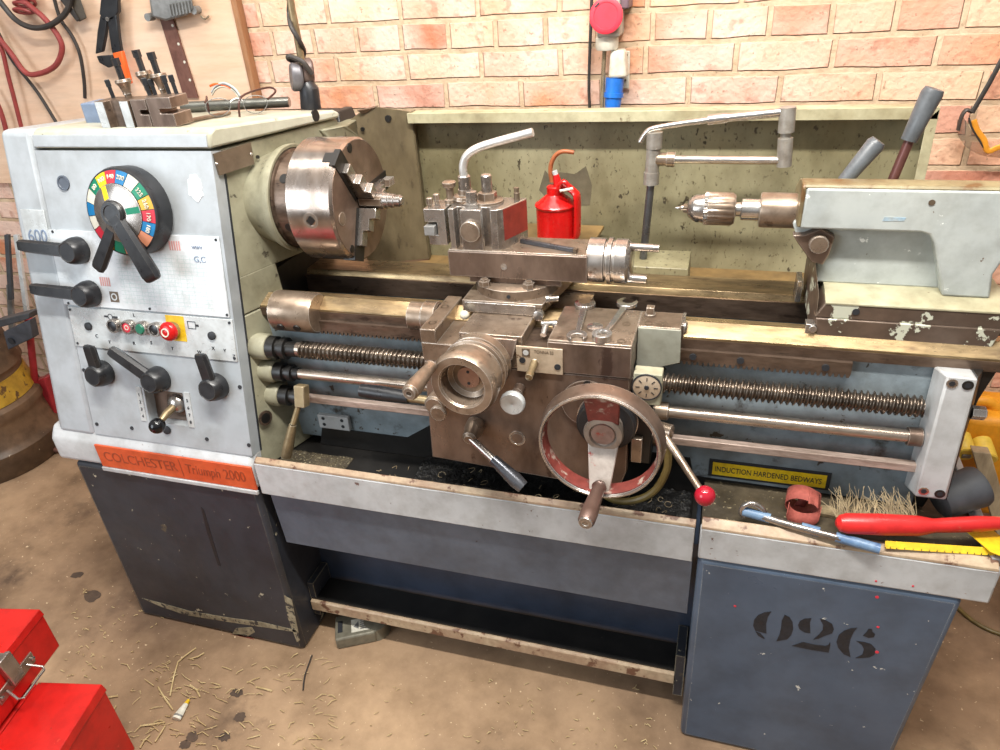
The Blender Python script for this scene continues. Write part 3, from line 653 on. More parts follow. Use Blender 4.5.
# swarf in the tray
def lumpy(x0, x1, y0, y1, z, h, nx, ny, fn=None):
    b = MB(); vs = []; fs = []
    for j in range(ny+1):
        for i in range(nx+1):
            x = x0+(x1-x0)*i/nx; y = y0+(y1-y0)*j/ny
            e = min(i, nx-i, j, ny-j); hh = (fn(x, y) if fn else 1)*h*(.4+.6*random.random()) if e else 0
            vs.append((x, y, z+hh))
    for j in range(ny):
        for i in range(nx): fs.append((j*(nx+1)+i, j*(nx+1)+i+1, (j+1)*(nx+1)+i+1, (j+1)*(nx+1)+i))
    return b.add(vs, fs)
tag(part('metal_swarf', lumpy(-.62,-.005,1.098,1.238,.599,.011,120,24), 'swarf', kind='stuff', sharp=60), 'black oily metal swarf covering the chip tray below the apron', 'swarf', kind='stuff')
tag(part('metal_swarf', lumpy(-.965,-.79,1.098,1.20,.599,.008,36,18), 'swarfgrey', kind='stuff', sharp=60), 'speckled grey swarf in the left corner of the chip tray beside headstock', 'swarf', kind='stuff')
b = MB()
for k in range(30):
    x = random.uniform(-.72,-.03); y = random.uniform(1.118,1.20); z = .612
    r = random.uniform(.003,.009); a0 = random.random()*6; n = random.uniform(.5,1.3); tl = random.uniform(-1,1)
    pts = [(x+r*math.cos(a0+t*n), y+r*math.sin(a0+t*n)*.8, z+.004*math.sin(t+tl)+.001*t) for t in [i*.6 for i in range(9)]]
    b.tube(pts, .0007, 5)
tag(part('swarf_curl', b, 'bristle', kind='stuff'), 'pale curled metal turnings scattered on the black swarf', 'swarf', kind='stuff')
# ---- splash guard
sg = P('splash_guard', MB().hull([(-.76,1.70,.90),(.385,1.70,.90),(.385,1.708,.90),(-.76,1.708,.90)], [(-.76,1.70,1.297),(.385,1.70,1.297),(.385,1.708,1.297),(-.76,1.708,1.297)]), 'splash')
part('guard_top_rim', MB().prism([(1.645,1.279),(1.645,1.302),(1.71,1.298),(1.71,1.294),(1.650,1.297),(1.650,1.279)], 'X', -.745, .386), 'splashrim', sg, .001)
part('guard_side_rim', MB().hull([(.372,1.645,.92),(.392,1.645,.92),(.394,1.708,.92),(.388,1.708,.92)], [(.367,1.645,1.28),(.386,1.645,1.30),(.388,1.708,1.305),(.382,1.708,1.30)]), 'splashrim', sg, .001)
wg = MB()
tp = [at(411,112,Y=1.66), at(375,107,Y=1.63), at(360,112,Y=1.615), at(345,124,Y=1.60)]
lo = [Vector((p.x,p.y,.93)) for p in tp]
top = [Vector((-.75,1.70,1.30))]+tp; bot = [Vector((-.75,1.70,.90))]+lo
vs = []; fs = []; n = len(top)
for p in top: vs.append(p)
for p in bot: vs.append(p)
for p in top: vs.append(p+Vector((.001,.006,0)))
for p in bot: vs.append(p+Vector((.001,.006,0)))
for i in range(n-1): fs += [(i,i+1,n+i+1,n+i), (2*n+i,3*n+i,3*n+i+1,2*n+i+1), (i,2*n+i,2*n+i+1,i+1), (n+i,n+i+1,3*n+i+1,3*n+i)]
part('guard_wing', wg.add(vs, fs), mat('grimy_shaded_wing_paint', (122,110,84), (88,76,56), 5, .45, chip=((80,70,52), 40, .63, .04), chip2=((92,80,56), 110, .6, .08), grime=.35, stretch=(1,1,.5)), sg)  # grime, plus the shade the wing stands in, both in the colour
p1 = at(376,107.5,Y=1.63); p2 = at(357,111,Y=1.60); p3 = at(364,114,Y=1.615)
part('guard_flap', MB().hull([p1,p2,p3], [p1+Vector((0,.02,.002)),p2+Vector((0,.004,.002)),p3+Vector((0,.02,.0))]), 'waydark', sg)
b = MB(); c = at(389,118,Y=1.645); b.cyl(c, c+Vector((0,-.008,0)), .008, seg=14); c = at(363,129,Y=1.612); b.cyl(c, c+Vector((0,-.004,0)), .005, seg=12)
part('guard_bolt', b, 'dark', sg)
# bare patch where paint has come off behind the can
pp = [(545,170),(552,178),(560,172),(575,174),(586,166),(592,185),(590,205),(575,206),(560,200),(545,196),(539,190)]
q = [at(x, y, Y=1.70) for x, y in pp]
part('bare_patch', MB().hull([(v.x,1.7005,v.z) for v in q], [(v.x,1.6992,v.z) for v in q]), mat('bare_grey_patch', (112,104,84), (96,88,70), 12, .5), sg)
P('rear_ledge', MB().box(-.95,.52,1.50,1.72,.905,.925), 'ledge', .002)
P('rear_trough', MB().box(-.95,.40,1.50,1.70,.60,.905), 'dark')
# ------------------------------------------------------------------ CHUCK
CH = thing('lathe_chuck', (-.80,*AX), 'large three-jaw steel chuck mounted on the headstock spindle', 'chuck')
def C(name, mb, mt, bevel=0, **k): return part(name, mb, mt, CH, bevel, **k)
R_ = .129
C('chuck_body', MB().rev([(0,.10),(0,R_-.003),(.003,R_),(.101,R_),(.106,R_-.005),(.106,.018),(.07,.018)], (-.852,*AX), (1,0,0), 96), ['chuck'], sharp=30)
C('chuck_face', MB().rev([(0,R_-.006),(.0015,R_-.006),(.0015,.020),(0,.020)], (-.7465,*AX), (1,0,0), 96, loop=True), 'chuckface')
for deg in (124, 244, 4):
    a = math.radians(deg); e = Vector((0,math.cos(a),math.sin(a))); s = Vector((0,-math.sin(a),math.cos(a)))
    Mx = Matrix.Identity(4)
    for i in range(3): Mx[i][0] = e[i]; Mx[i][1] = s[i]; Mx[i][2] = (1,0,0)[i]; Mx[i][3] = (-.745,*AX)[i]
    b = MB(Mx); b.box(.02, R_+.0008, -.021, .021, -.012, .0016); b.box(.08, R_+.001, -.0115, .0115, -.03, -.005)
    C('jaw_slot', b, 'dark')
    st_ = [(.019,0),(.019,.040),(.040,.040),(.041,.026),(.066,.026),(.067,.012),(.098,.012),(.099,.0)]
    Mj = Mx.copy()
    b = MB(Mj)
    lo_ = [(r,-.0125,h) for r, h in st_]; hi_ = [(r,.0125,h) for r, h in st_]
    # narrow the nose of the jaw to a wedge
    lo_ = [(r, -.0125 if r > .021 else -min(.0125,r*.58), h) for r, _, h in lo_]; hi_ = [(r, .0125 if r > .021 else min(.0125,r*.58), h) for r, _, h in hi_]
    C('chuck_jaw', b.hull(lo_, hi_), 'steel', .0012)
for deg, xo in ((182.5,-.797),(302,-.797),(62,-.797)):
    a = math.radians(deg); e = Vector((0,math.cos(a),math.sin(a))); o = Vector((xo,*AX))
    ks = C('key_socket', MB().rev([(R_-.004,.0165),(R_+.001,.0165),(R_+.0012,.011),(R_-.012,.0105)], o, e, 24), 'steel')
    part('key_hole', MB().rev([(R_-.004,.0098),(R_+.0022,.0098)], o, e, 4), 'dark', ks)
for px, py, rr, mt_, nm in ((342,219,.0135,'topsteel','face_plug'),(352,249,.0085,'dark','face_screw'),(349.5,148,.0095,'dark','face_screw')):
    c = at(px, py, X=-.7448); C(nm, MB().rev([(-.002,rr),(.0012,rr),(.0014,rr*.9),(.0014,0)], c, (1,0,0), 24), mt_)
wp = thing('stepped_arbor', (-.74,*AX), 'short stepped steel arbor gripped in the jaws of the large chuck', 'arbor')
part('arbor_body', MB().rev([(0,.0180),(.054,.0180),(.055,.0160),(.064,.0160),(.065,.0145),(.076,.0145),(.077,.0125),(.090,.0125),(.092,.0100),(.095,.009)], (-.744,*AX), (1,0,0), 32), 'steel', wp)
part('arbor_flat', MB().hull([(-.742,1.340,1.172),(-.692,1.340,1.172),(-.692,1.350,1.166),(-.742,1.350,1.166)], [(-.742,1.340,1.186),(-.692,1.340,1.186),(-.692,1.350,1.192),(-.742,1.350,1.192)]), 'topsteel', wp)
b = MB()
for k in range(4):
    a0 = .095+.008*k; b.hull([(-.742,1.36+a0,1.180),(-.742,1.36+a0+.006,1.180),(-.742,1.36+a0+.003,1.196)], [(-.722,1.36+a0,1.180),(-.722,1.36+a0+.006,1.180),(-.722,1.36+a0+.003,1.196)])
C('jaw_teeth', b, 'topsteel')

# ------------------------------------------------------------------ CARRIAGE
CA_ = thing('lathe_carriage', (-.34,1.25,.68), 'brown steel lathe carriage with apron, cross slide and handwheels on the bed', 'carriage')
def K(name, mb, mt, bevel=0, **k): return part(name, mb, mt, CA_, bevel, **k)
apron = K('apron', MB().hull([(-.551,1.13,.690),(-.150,1.13,.668),(-.135,1.13,.72),(-.135,1.18,.72),(-.551,1.18,.69)], [(-.540,1.13,.93),(-.20,1.13,.93),(-.134,1.13,.93),(-.134,1.18,.93),(-.540,1.18,.93)]), 'brownsteel', .003)
sad = MB(); sad.box(-.541,-.134,1.13,1.30,.93,.970); sad.box(-.541,-.508,1.13,1.29,.9695,.999); sad.box(-.287,-.133,1.13,1.28,.9695,.998); sad.box(-.134,-.055,1.212,1.28,.965,.998)
sad.box(-.50,-.25,1.28,1.56,.925,.968)
K('saddle', sad, ['topsteel'], .002)
K('saddle_wing_face', MB().hull([(-.133,1.206,.90),(-.052,1.206,.930),(-.052,1.211,.930),(-.133,1.211,.90)], [(-.132,1.206,.997),(-.054,1.206,.997),(-.054,1.211,.997),(-.132,1.211,.997)]), mat('dull_wing_paint', (168,168,154), (140,140,126), 7, .5, chip=((90,80,66), 30, .62, .03)), .001)
K('saddle_front_face', MB().box(-.287,-.1335,1.1275,1.1305,.932,.994), 'brownsteel', .001)
b = MB()
for x, y in ((-.525,1.16),(-.527,1.235),(-.154,1.145),(-.155,1.215),(-.115,1.225)):
    b.rev([(0,.008),(.0008,.008),(.0008,.006),(0,.006)], (x,y,.9982), (0,0,1), 18, loop=True)
K('saddle_screw', b, 'serial')
K('saddle_lock_nut', MB().rev([(0,.011),(.004,.011)], (-.116,1.262,.998), (0,0,1), 20).box(-.1235,-.1085,1.2545,1.2695,1.002,1.016), 'topsteel', .001)
K('slotted_plug', MB().rev([(0,.015),(.006,.015),(.007,.013),(.007,0)], (-.209,1.186,.998), (0,0,1), 24), 'steel')
K('way_wiper', MB().rev([(0,.012),(.008,.012),(.010,.009)], (-.055,1.245,.985), (1,0,0), 14).box(-.056,-.050,1.232,1.29,.962,.995), 'steel', .001)
K('way_wiper', MB().rev([(0,.030),(.03,.030),(.033,.034),(.06,.034),(.063,.03)], (-.605,1.237,.972), (1,0,0), 32), 'topsteel')
rw = K('saddle_rear_wing', MB().hull([(-.24,1.50,.935),(-.060,1.50,.935),(-.060,1.60,.935),(-.24,1.60,.935)], [(-.24,1.505,.998),(-.062,1.505,.998),(-.062,1.60,1.004),(-.24,1.60,1.004)]), 'splash', .002)
part('wing_skirt', MB().box(-.24,-.06,1.4985,1.5015,.930,.950), 'dark', rw)
part('rear_wiper', MB().rev([(0,.009),(.012,.009),(.013,.006)], (-.06,1.49,.955), (1,0,0), 12).box(-.06,-.054,1.47,1.51,.935,.975), 'steel', rw)
# cross slide
cs = K('cross_slide', MB().box(-.462,-.337,1.135,1.5,.972,.996), 'topsteel', .0015)
part('slide_deck', MB().hull([(-.484,1.225,.995),(-.326,1.225,.995),(-.285,1.47,.995),(-.484,1.47,.995)], [(-.484,1.225,1.022),(-.318,1.225,1.022),(-.285,1.47,1.022),(-.484,1.47,1.022)]), 'topsteel', cs, .0015)
part('slide_deck_edge', MB().box(-.479,-.332,1.2225,1.2255,.998,1.019), 'steel', cs, .001)
part('slide_front_bracket', MB().hull([(-.44,1.115,.955),(-.352,1.115,.955),(-.352,1.14,.955),(-.44,1.14,.955)], [(-.457,1.13,.992),(-.345,1.13,.992),(-.345,1.14,.992),(-.457,1.14,.992)]), 'brownsteel', cs, .002)
part('gib_strip', MB().box(-.336,-.292,1.14,1.225,.962,.972), 'waydark', cs)
part('gib_screw', MB().rev([(0,.0105),(.01,.0105),(.011,.009),(.011,0)], (-.325,1.222,1.003), (0,-1,0), 20), 'steel', cs)
b = MB(); b.cyl((-.315,1.20,.994), (-.285,1.20,.997), .005, seg=12); b.cyl((-.305,1.19,.994), (-.305,1.17,.985), .006, seg=12); b.rev([(0,.008),(.008,.008)], (-.292,1.20,.995), (1,0,0), 12)
part('oil_nipple', b, 'chrome', cs)
part('oil_nipple', MB().sphere((-.474,1.205,.998), .0095), 'white', cs)
part('slide_rear_cover', MB().hull([(-.49,1.47,1.015),(-.285,1.47,1.015),(-.275,1.68,1.022),(-.49,1.68,1.022)], [(-.49,1.47,1.024),(-.285,1.47,1.024),(-.275,1.68,1.030),(-.49,1.68,1.030)]), 'ledge', cs, .001)
# swivel base and compound slide
sw = K('swivel_base', MB().rev([(0,.088),(.020,.088),(.022,.085),(.022,0)], (-.392,1.318,1.022), (0,0,1), 56), 'topsteel')
part('index_screw', MB().rev([(0,.004),(.003,.004)], (-.388,1.232,1.032), (0,-1,0), 12), 'ink', sw)
for x in (-.443,-.352):
    part('clamp_nut', MB().rev([(0,.012),(.010,.012),(.010,.0075),(.014,.0075)], (x,1.252,1.044), (0,0,1), 6), 'topsteel', sw)
part('swivel_stop', MB().rev([(0,.006),(.016,.006),(.018,.008),(.024,.008)], (-.292,1.245,1.028), (-1,-.3,0), 12), 'steel', sw)
co = K('compound_slide', MB().box(-.519,-.238,1.26,1.352,1.057,1.110), 'brownsteel', .0015)
part('slide_top', MB().box(-.5175,-.2395,1.262,1.35,1.1095,1.1125), 'topsteel', co, .001)
part('slide_lower', MB().box(-.480,-.290,1.268,1.345,1.043,1.058), 'brownsteel', co, .001)
part('oiler', MB().rev([(0,.0065),(.0015,.0065),(.0015,.0035),(.0005,.0035)], (-.403,1.2602,1.082), (0,-1,0), 18), 'chrome', co)
cd = part('compound_dial', MB().rev([(-.006,.030),(0,.043),(.030,.043),(.032,.038),(.036,.038),(.037,.045),(.044,.045),(.046,.040),(.050,.040),(.051,.043),(.072,.043),(.078,.038),(.082,.030),(.082,0)], (-.240,1.305,1.088), (1,0,0), 48), 'steel', co)
part('dial_pin', MB().tube([(-.162,1.298,1.120),(-.108,1.295,1.120)], .0075, 14), 'steel', co)
part('dial_pin', MB().tube([(-.163,1.285,1.062),(-.128,1.282,1.062)], .0085, 14), 'steel', co)
# apron fittings
ap = K('feed_plate', MB().box(-.347,-.258,1.1245,1.1285,.928,.982), 'oldplate', .001)
part('plate_emblem', MB().box(-.335,-.320,1.1235,1.125,.962,.978), 'serial', ap)
part('plate_emblem', MB().rev([(0,.0055),(.0006,.0055)], (-.3275,1.1236,.970), (0,-1,0), 16), 'plate', ap)
text('plate_lettering', 'TONNA 33', .0095, frame((-.312,1.1243,.970), (1,0,0), (0,0,1)), 'serial', ap, sx=.8, ex=.0003)
for x, z in ((-.335,.953),(-.268,.945)): part('plate_screw', MB().rev([(0,.006),(.0015,.006)], (x,1.1245,z), (0,-1,0), 16), 'ink', ap)
part('plunger', MB().rev([(0,.008),(.001,.0075),(.03,.006),(.034,.008),(.044,.007),(.046,0)], (-.312,1.125,.950), (0,-1,-.18), 16), 'brass', ap)
pk = K('pull_knob', MB().rev([(0,.011),(.02,.011),(.022,.008),(.045,.008)], (-.345,1.13,.888), (0,-1,-.05), 20), 'brownsteel')
part('knob_disc', MB().rev([(.044,.023),(.049,.0245),(.055,.0245),(.058,.022),(.058,.004),(.0565,0)], (-.345,1.13,.888), (0,-1,-.05), 32), 'plate', pk)
K('sight_glass', MB().rev([(0,.017),(.002,.017),(.002,.0135),(.0005,.0125),(.0005,0)], (-.356,1.130,.768), (0,-1,0), 28), ['steel'])
K('sight_glass_lens', MB().rev([(0,.0125),(.0012,.0125)], (-.356,1.1295,.768), (0,-1,0), 24), 'brownsteel')
fl_ = K('feed_lever', MB().rev([(0,.020),(.02,.020),(.026,.017),(.045,.015),(.05,.010)], (-.442,1.13,.790), (0,-1,-.1), 24), 'topsteel')
g0 = Vector((-.442,1.088,.7855)); g1 = at(493,459,Y=1.065); g2 = at(523,487,Y=1.045)
part('lever_shaft', MB().tube([g0, g0*.5+g1*.5, g1], .0080, 14), 'steel', fl_)
part('lever_grip', MB().tube([g1, g1*.25+g2*.75, g2], [.0105,.0150,.0130], 18), mat('blued_grip', (70,72,78), (110,112,118), 14, .25, .7), fl_)
hl = K('half_nut_lever', MB().rev([(0,.022),(.02,.022),(.024,.018),(.024,0)], (-.52,1.13,.838), (0,-1,0), 24), 'topsteel')
part('lever_shaft', MB().tube([(-.525,1.148,.822),(-.60,1.15,.824)], .0095, 14), 'brass', hl)
part('lever_grip', MB().tube([(-.595,1.15,.824),(-.66,1.15,.827),(-.705,1.15,.829)], [.013,.0165,.0145], 18), 'black', hl)
part('pivot_disc', MB().rev([(.024,.017),(.030,.0175),(.032,.015),(.031,.006),(.032,0)], (-.51,1.13,.826), (0,-1,0), 24), 'topsteel', hl)
bp = K('bearing_plate', MB().rev([(0,.05),(.004,.05)], (-.212,1.128,.87), (0,-1,0), 36), 'brownsteel')
for x, z in ((-.212,.915),(-.172,.88)): part('plate_screw', MB().rev([(0,.007),(.003,.007),(.003,.004)], (x,1.124,z), (0,-1,0), 14), 'dark', bp)
# thread dial
td = K('thread_dial', MB().box(-.126,-.076,1.105,1.135,.894,.958), 'green', .002)
part('dial_face', MB().rev([(0,.0245),(.002,.0245),(.0025,.023),(.0025,0)], (-.102,1.105,.932), (0,-1,0), 32), 'oldplate', td)
part('dial_bezel', MB().rev([(0,.0265),(.003,.0265),(.003,.0245),(0,.0245)], (-.102,1.105,.932), (0,-1,0), 32, loop=True), 'ink', td)
part('dial_centre', MB().rev([(.002,.0045),(.005,.004),(.005,0)], (-.102,1.105,.932), (0,-1,0), 14), 'ink', td)
b = MB()
for k in range(8):
    a = k*PI/4; c = Vector((-.102+.016*math.cos(a),1.1022,.932+.016*math.sin(a))); r = Vector((math.cos(a),0,math.sin(a)))*.0035; s_ = Vector((-math.sin(a),0,math.cos(a)))*.0008
    b.hull([c-r-s_,c+r-s_,c+r+s_,c-r+s_], [p+Vector((0,-.0006,0)) for p in (c-r-s_,c+r-s_,c+r+s_,c-r+s_)])
part('dial_mark', b, 'ink', td)
K('rod_bush', MB().rev([(0,.018),(.03,.018),(.032,.014)], (-.098,1.20,.8235), (1,0,0), 20).rev([(0,.018),(.03,.018),(.032,.014)], (-.095,1.20,.760), (1,0,0), 20), 'topsteel')
K('apron_side_block', MB().box(-.134,-.092,1.14,1.215,.735,.90), 'dark', .003)
K('side_plate', MB().box(-.128,-.108,1.128,1.142,.745,.80), 'topsteel', .001)
# big handwheel
HX, HZ = -.174, .840
hw = K('carriage_handwheel', MB().rev([(0.0,.1125),(.005,.1155),(.028,.1130),(.038,.1095),(.040,.1075),(.038,.1050),(.028,.1025),(.006,.1035),(.001,.107)], (HX,1.068,HZ), (-.02,-1,0), 72, loop=True), ['brownsteel'])
part('wheel_rim_edge', MB().rev([(.037,.1105),(.0415,.1090),(.0415,.1062),(.037,.1040)], (HX,1.068,HZ), (-.02,-1,0), 72, loop=True), 'steel', hw)
part('wheel_rim_inside', MB().rev([(.005,.1040),(.036,.1045),(.036,.1030),(.028,.1015),(.005,.1025)], (HX,1.068,HZ), (-.02,-1,0), 72, loop=True), 'redworn', hw)
HB = (HX, 1.082, HZ)
part('wheel_dial', MB().rev([(0,.056),(.022,.056),(.025,.052),(.025,.03)], (HX,1.128,HZ), (0,-1,0), 48), 'black', hw)
part('wheel_dial_rim', MB().rev([(0,.058),(.008,.058),(.008,.05),(0,.05)], (HX,1.13,HZ), (0,-1,0), 48, loop=True), 'steel', hw)
part('wheel_hub', MB().rev([(0,.033),(.026,.037),(.031,.035),(.032,.026),(.027,.023),(.027,0)], (HX,1.103,HZ), (0,-1,0), 40), mat('worn_hub', (188,178,166), (160,148,136), 16, .4, .4, chip=((120,104,92), 30, .62, .06)), hw)
part('hub_cap', MB().rev([(.024,.0225),(.030,.0215),(.030,0)], (HX,1.103,HZ), (0,-1,0), 28), mat('worn_pink_cap', (176,150,138), (150,120,108), 20, .45, .3, chip=((170,84,72), 30, .58, .06)), hw)
def spoke(dz0, dz1, w0, w1, y0, y1, t=.010):
    return MB().hull([(HX-w0/2,y0,HZ+dz0),(HX+w0/2,y0,HZ+dz0),(HX+w0/2,y0+t,HZ+dz0),(HX-w0/2,y0+t,HZ+dz0)], [(HX-w1/2,y1,HZ+dz1),(HX+w1/2,y1,HZ+dz1),(HX+w1/2,y1+t,HZ+dz1),(HX-w1/2,y1+t,HZ+dz1)])
part('wheel_spoke', spoke(.020,.104,.056,.066,1.076,1.046), 'redworn', hw, .002)
part('wheel_spoke', spoke(-.020,-.103,.058,.038,1.076,1.036), mat('worn_spoke', (206,196,186), (180,166,156), 14, .4, .3, chip=((176,72,66), 22, .62, .05)), hw, .002)
ch = part('crank_handle', MB().rev([(0,.011),(.008,.014),(.012,.0115),(.03,.0125),(.080,.0158),(.102,.0150),(.106,.0120)], (HX+.002,1.036,HZ-.086), (-.07,-1,-.02), 24), mat('dark_turned_handle', (112,88,78), (92,70,62), 10, .35, .4), hw)
part('handle_end', MB().rev([(.1045,.0128),(.108,.0118),(.108,.006),(.1065,.0055),(.1065,0)], (HX+.002,1.036,HZ-.086), (-.07,-1,-.02), 24), 'steel', hw)
# cross-slide handwheel
SX, SZ = -.424, .960
sh = K('cross_slide_handwheel', MB().rev([(0,.030),(.012,.046),(.014,.060),(.034,.060),(.036,.056),(.042,.056),(.044,.062),(.050,.062),(.052,.056),(.058,.054),(.062,.060),(.094,.0645),(.106,.063),(.112,.059),(.112,.045),(.108,.042),(.082,.040),(.076,.032),(.074,0)], (SX+.012,1.127,SZ-.010), (-.06,-1,.0), 64), 'topsteel', sharp=28)
part('wheel_cap', MB().rev([(.071,.0225),(.079,.0215),(.079,0)], (SX+.012,1.127,SZ-.010), (-.06,-1,0), 28), mat('pinkish_bronze_cap', (176,140,122), (156,120,104), 10, .35, .5), sh)
b = MB()
for z in (-.012,.012): b.rev([(.079,.003),(.0796,.003)], (SX+.012,1.127,SZ-.010+z), (-.06,-1,0), 10)
part('cap_pin', b, 'ink', sh)
part('crank_handle', MB().rev([(0,.009),(.006,.012),(.012,.010),(.03,.012),(.08,.0155),(.098,.0145),(.102,.011)], (SX-.048,1.018,SZ+.028), (.0,-1,.02), 24), 'topsteel', sh)
part('handle_end', MB().rev([(.1005,.0115),(.104,.0105),(.104,.005),(.102,.0045),(.102,0)], (SX-.048,1.018,SZ+.028), (.0,-1,.02), 20), 'steel', sh)
# red ball lever
rl = K('spindle_control_lever', MB().tube([(-.070,1.135,.812),(-.056,1.125,.800),(.004,1.045,.768)], [.008,.008,.0065], 14), 'topsteel')
part('lever_ball', MB().sphere((.0145,1.034,.762), .0185), 'redball', rl)
part('lever_boss', MB().rev([(0,.015),(.03,.015),(.032,.012)], (-.085,1.155,.812), (1,-.3,0), 18), 'topsteel', rl)
b = MB(); b.tube([(-.062,1.14,.79),(-.059,1.135,.735),(-.080,1.13,.680),(-.119,1.128,.650),(-.160,1.128,.645),(-.20,1.132,.668)], .0075, 10, sm=6)
K('coolant_hose', b, 'cableyel')

# ------------------------------------------------------------------ TOOL POST
TP = thing('tool_post', (-.45,1.31,1.111), 'steel quick-change tool post with bent clamping lever on the compound slide', 'tool post')
def T_(name, mb, mt, bevel=0, **k): return part(name, mb, mt, TP, bevel, **k)
T_('post_body', MB().prism([(-.513,1.268),(-.502,1.268),(-.499,1.284),(-.482,1.284),(-.487,1.265),(-.444,1.265),(-.449,1.284),(-.430,1.284),(-.427,1.268),(-.414,1.268),(-.404,1.276),(-.376,1.345),(-.376,1.352),(-.513,1.352)], 'Z', 1.112, 1.193), 'steel', .001)
T_('red_side_plate', MB().hull([(-.4035,1.2775,1.130),(-.3755,1.3455,1.130),(-.3748,1.3452,1.130),(-.4028,1.2772,1.130)], [(-.4035,1.2775,1.191),(-.3755,1.3455,1.191),(-.3748,1.3452,1.191),(-.4028,1.2772,1.191)]), mat('mottled_red_side', (158,58,48), (132,48,42), 14, .4, .2, chip=((110,84,76), 22, .66)))  # thin red plate over the right face of the post
T_('piston_disc', MB().rev([(0,.0205),(.012,.0205),(.013,.0195),(.013,0)], (-.4665,1.268,1.152), (0,-1,0), 36), 'topsteel')
th = T_('tool_holder', MB().prism([(-.566,1.190),(-.522,1.190),(-.522,1.117),(-.560,1.117),(-.560,1.138),(-.540,1.138),(-.540,1.164),(-.566,1.164)], 'Y', 1.272, 1.335), 'steel', .001)
part('tool_bit', MB().box(-.565,-.543,1.262,1.34,1.139,1.158), 'castgrey', th, .001)
for x, y in ((-.556,1.285),(-.552,1.312)): part('clamp_screw', MB().rev([(-.02,.0045),(.006,.0045),(.006,.0065),(.018,.0065),(.019,.005)], (x,y,1.19), (0,0,1), 6), 'topsteel', th)
hs = T_('height_stud', MB().rev([(0,.012),(.008,.012),(.009,.0075),(.030,.008),(.034,.013),(.042,.014),(.044,.011)], (-.523,1.315,1.190), (0,0,1), 20), 'topsteel')
cb = T_('lever_boss', MB().rev([(0,.024),(.006,.026),(.012,.024),(.014,.015),(.024,.014)], (-.493,1.322,1.193), (0,0,1), 32, mod=lambda a, j: 1+.05*(math.cos(a*14) > 0) if j in (1,2) else 1), 'topsteel')
lv = T_('clamp_lever', MB().rev([(0,.0125),(.028,.0125),(.030,.0105)], (-.493,1.322,1.214), (0,0,1), 24), 'steel')
part('lever_arm', MB().tube([(-.493,1.322,1.240),(-.493,1.322,1.262),(-.483,1.322,1.282),(-.460,1.322,1.296),(-.42,1.322,1.308),(-.350,1.322,1.325)], .0080, 16, sm=5), mat('pale_alloy_lever', (226,226,224), (206,206,204), 12, .34, .6), lv)
n1 = T_('centre_nut', MB().rev([(0,.030),(.004,.030),(.005,.019),(.020,.019),(.021,.014)], (-.446,1.318,1.193), (0,0,1), 6), 'topsteel')
part('nut_washer', MB().rev([(0,.031),(.005,.031),(.006,.029)], (-.446,1.318,1.193), (0,0,1), 32), 'topsteel', n1)
part('centre_stud', MB().rev([(.018,.0105),(.052,.0105),(.054,.009)], (-.446,1.318,1.193), (0,0,1), 16), 'steel', n1)
T_('clamp_bolt', MB().rev([(0,.016),(.005,.016),(.006,.011),(.028,.011),(.029,.009)], (-.470,1.292,1.193), (0,0,1), 6), 'steel')
T_('spring_pin', MB().rev([(0,.006),(.014,.006),(.015,.005),(.024,.0055)], (-.392,1.338,1.193), (0,0,1), 12), 'serial')

# ------------------------------------------------------------------ TAILSTOCK
TS = thing('tailstock', (.30,1.36,.985), 'pale grey tailstock with worn paint standing on the right end of the bed', 'tailstock')
def S_(name, mb, mt, bevel=0, **k): return part(name, mb, mt, TS, bevel, **k)
M['tspaint'] = mat('tailstock_paint', (186,191,186), (168,174,172), 5, .42, chip=((236,238,232), 24, .655, .02), chip2=((104,84,70), 30, .675, .015), bump=.05, edge=((112,94,80), .0025, .8))
M['tsgold'] = mat('worn_gold_top', (152,142,108), (114,98,70), 12, .45, .1, chip=((104,76,44), 24, .58, .06))
M['tsbrown'] = mat('bare_brown_base', (108,90,77), (84,70,60), 8, .42, .25, chip=((206,208,188), 17, .565, .012), edge=((150,136,120), .002, 1))
M['tscream'] = mat('cream_ledge', (182,177,148), (160,153,124), 8, .5, chip=((110,90,62), 30, .68), grime=.25)
S_('tailstock_barrel', MB().prism([(.130,1.168),(.131,1.2385),(.47,1.2385),(.47,1.172),(.452,1.143),(.438,1.10),(.444,1.057),(.372,1.057),(.356,1.105),(.340,1.150),(.330,1.164),(.318,1.168)], 'Y', 1.29, 1.356), 'tspaint', .004, seg=3)
S_('barrel_top', MB().prism([(1.292,1.2385),(1.297,1.2440),(1.325,1.2452),(1.36,1.237),(1.41,1.213),(1.43,1.168),(1.355,1.168),(1.355,1.2385)], 'X', .127, .47), 'tsgold', .002)
S_('barrel_nose', MB().prism([(1.292,1.17),(1.292,1.238),(1.297,1.2438),(1.325,1.245),(1.36,1.2368),(1.41,1.2128),(1.428,1.17)], 'X', .124, .131), 'tsgold', .002)

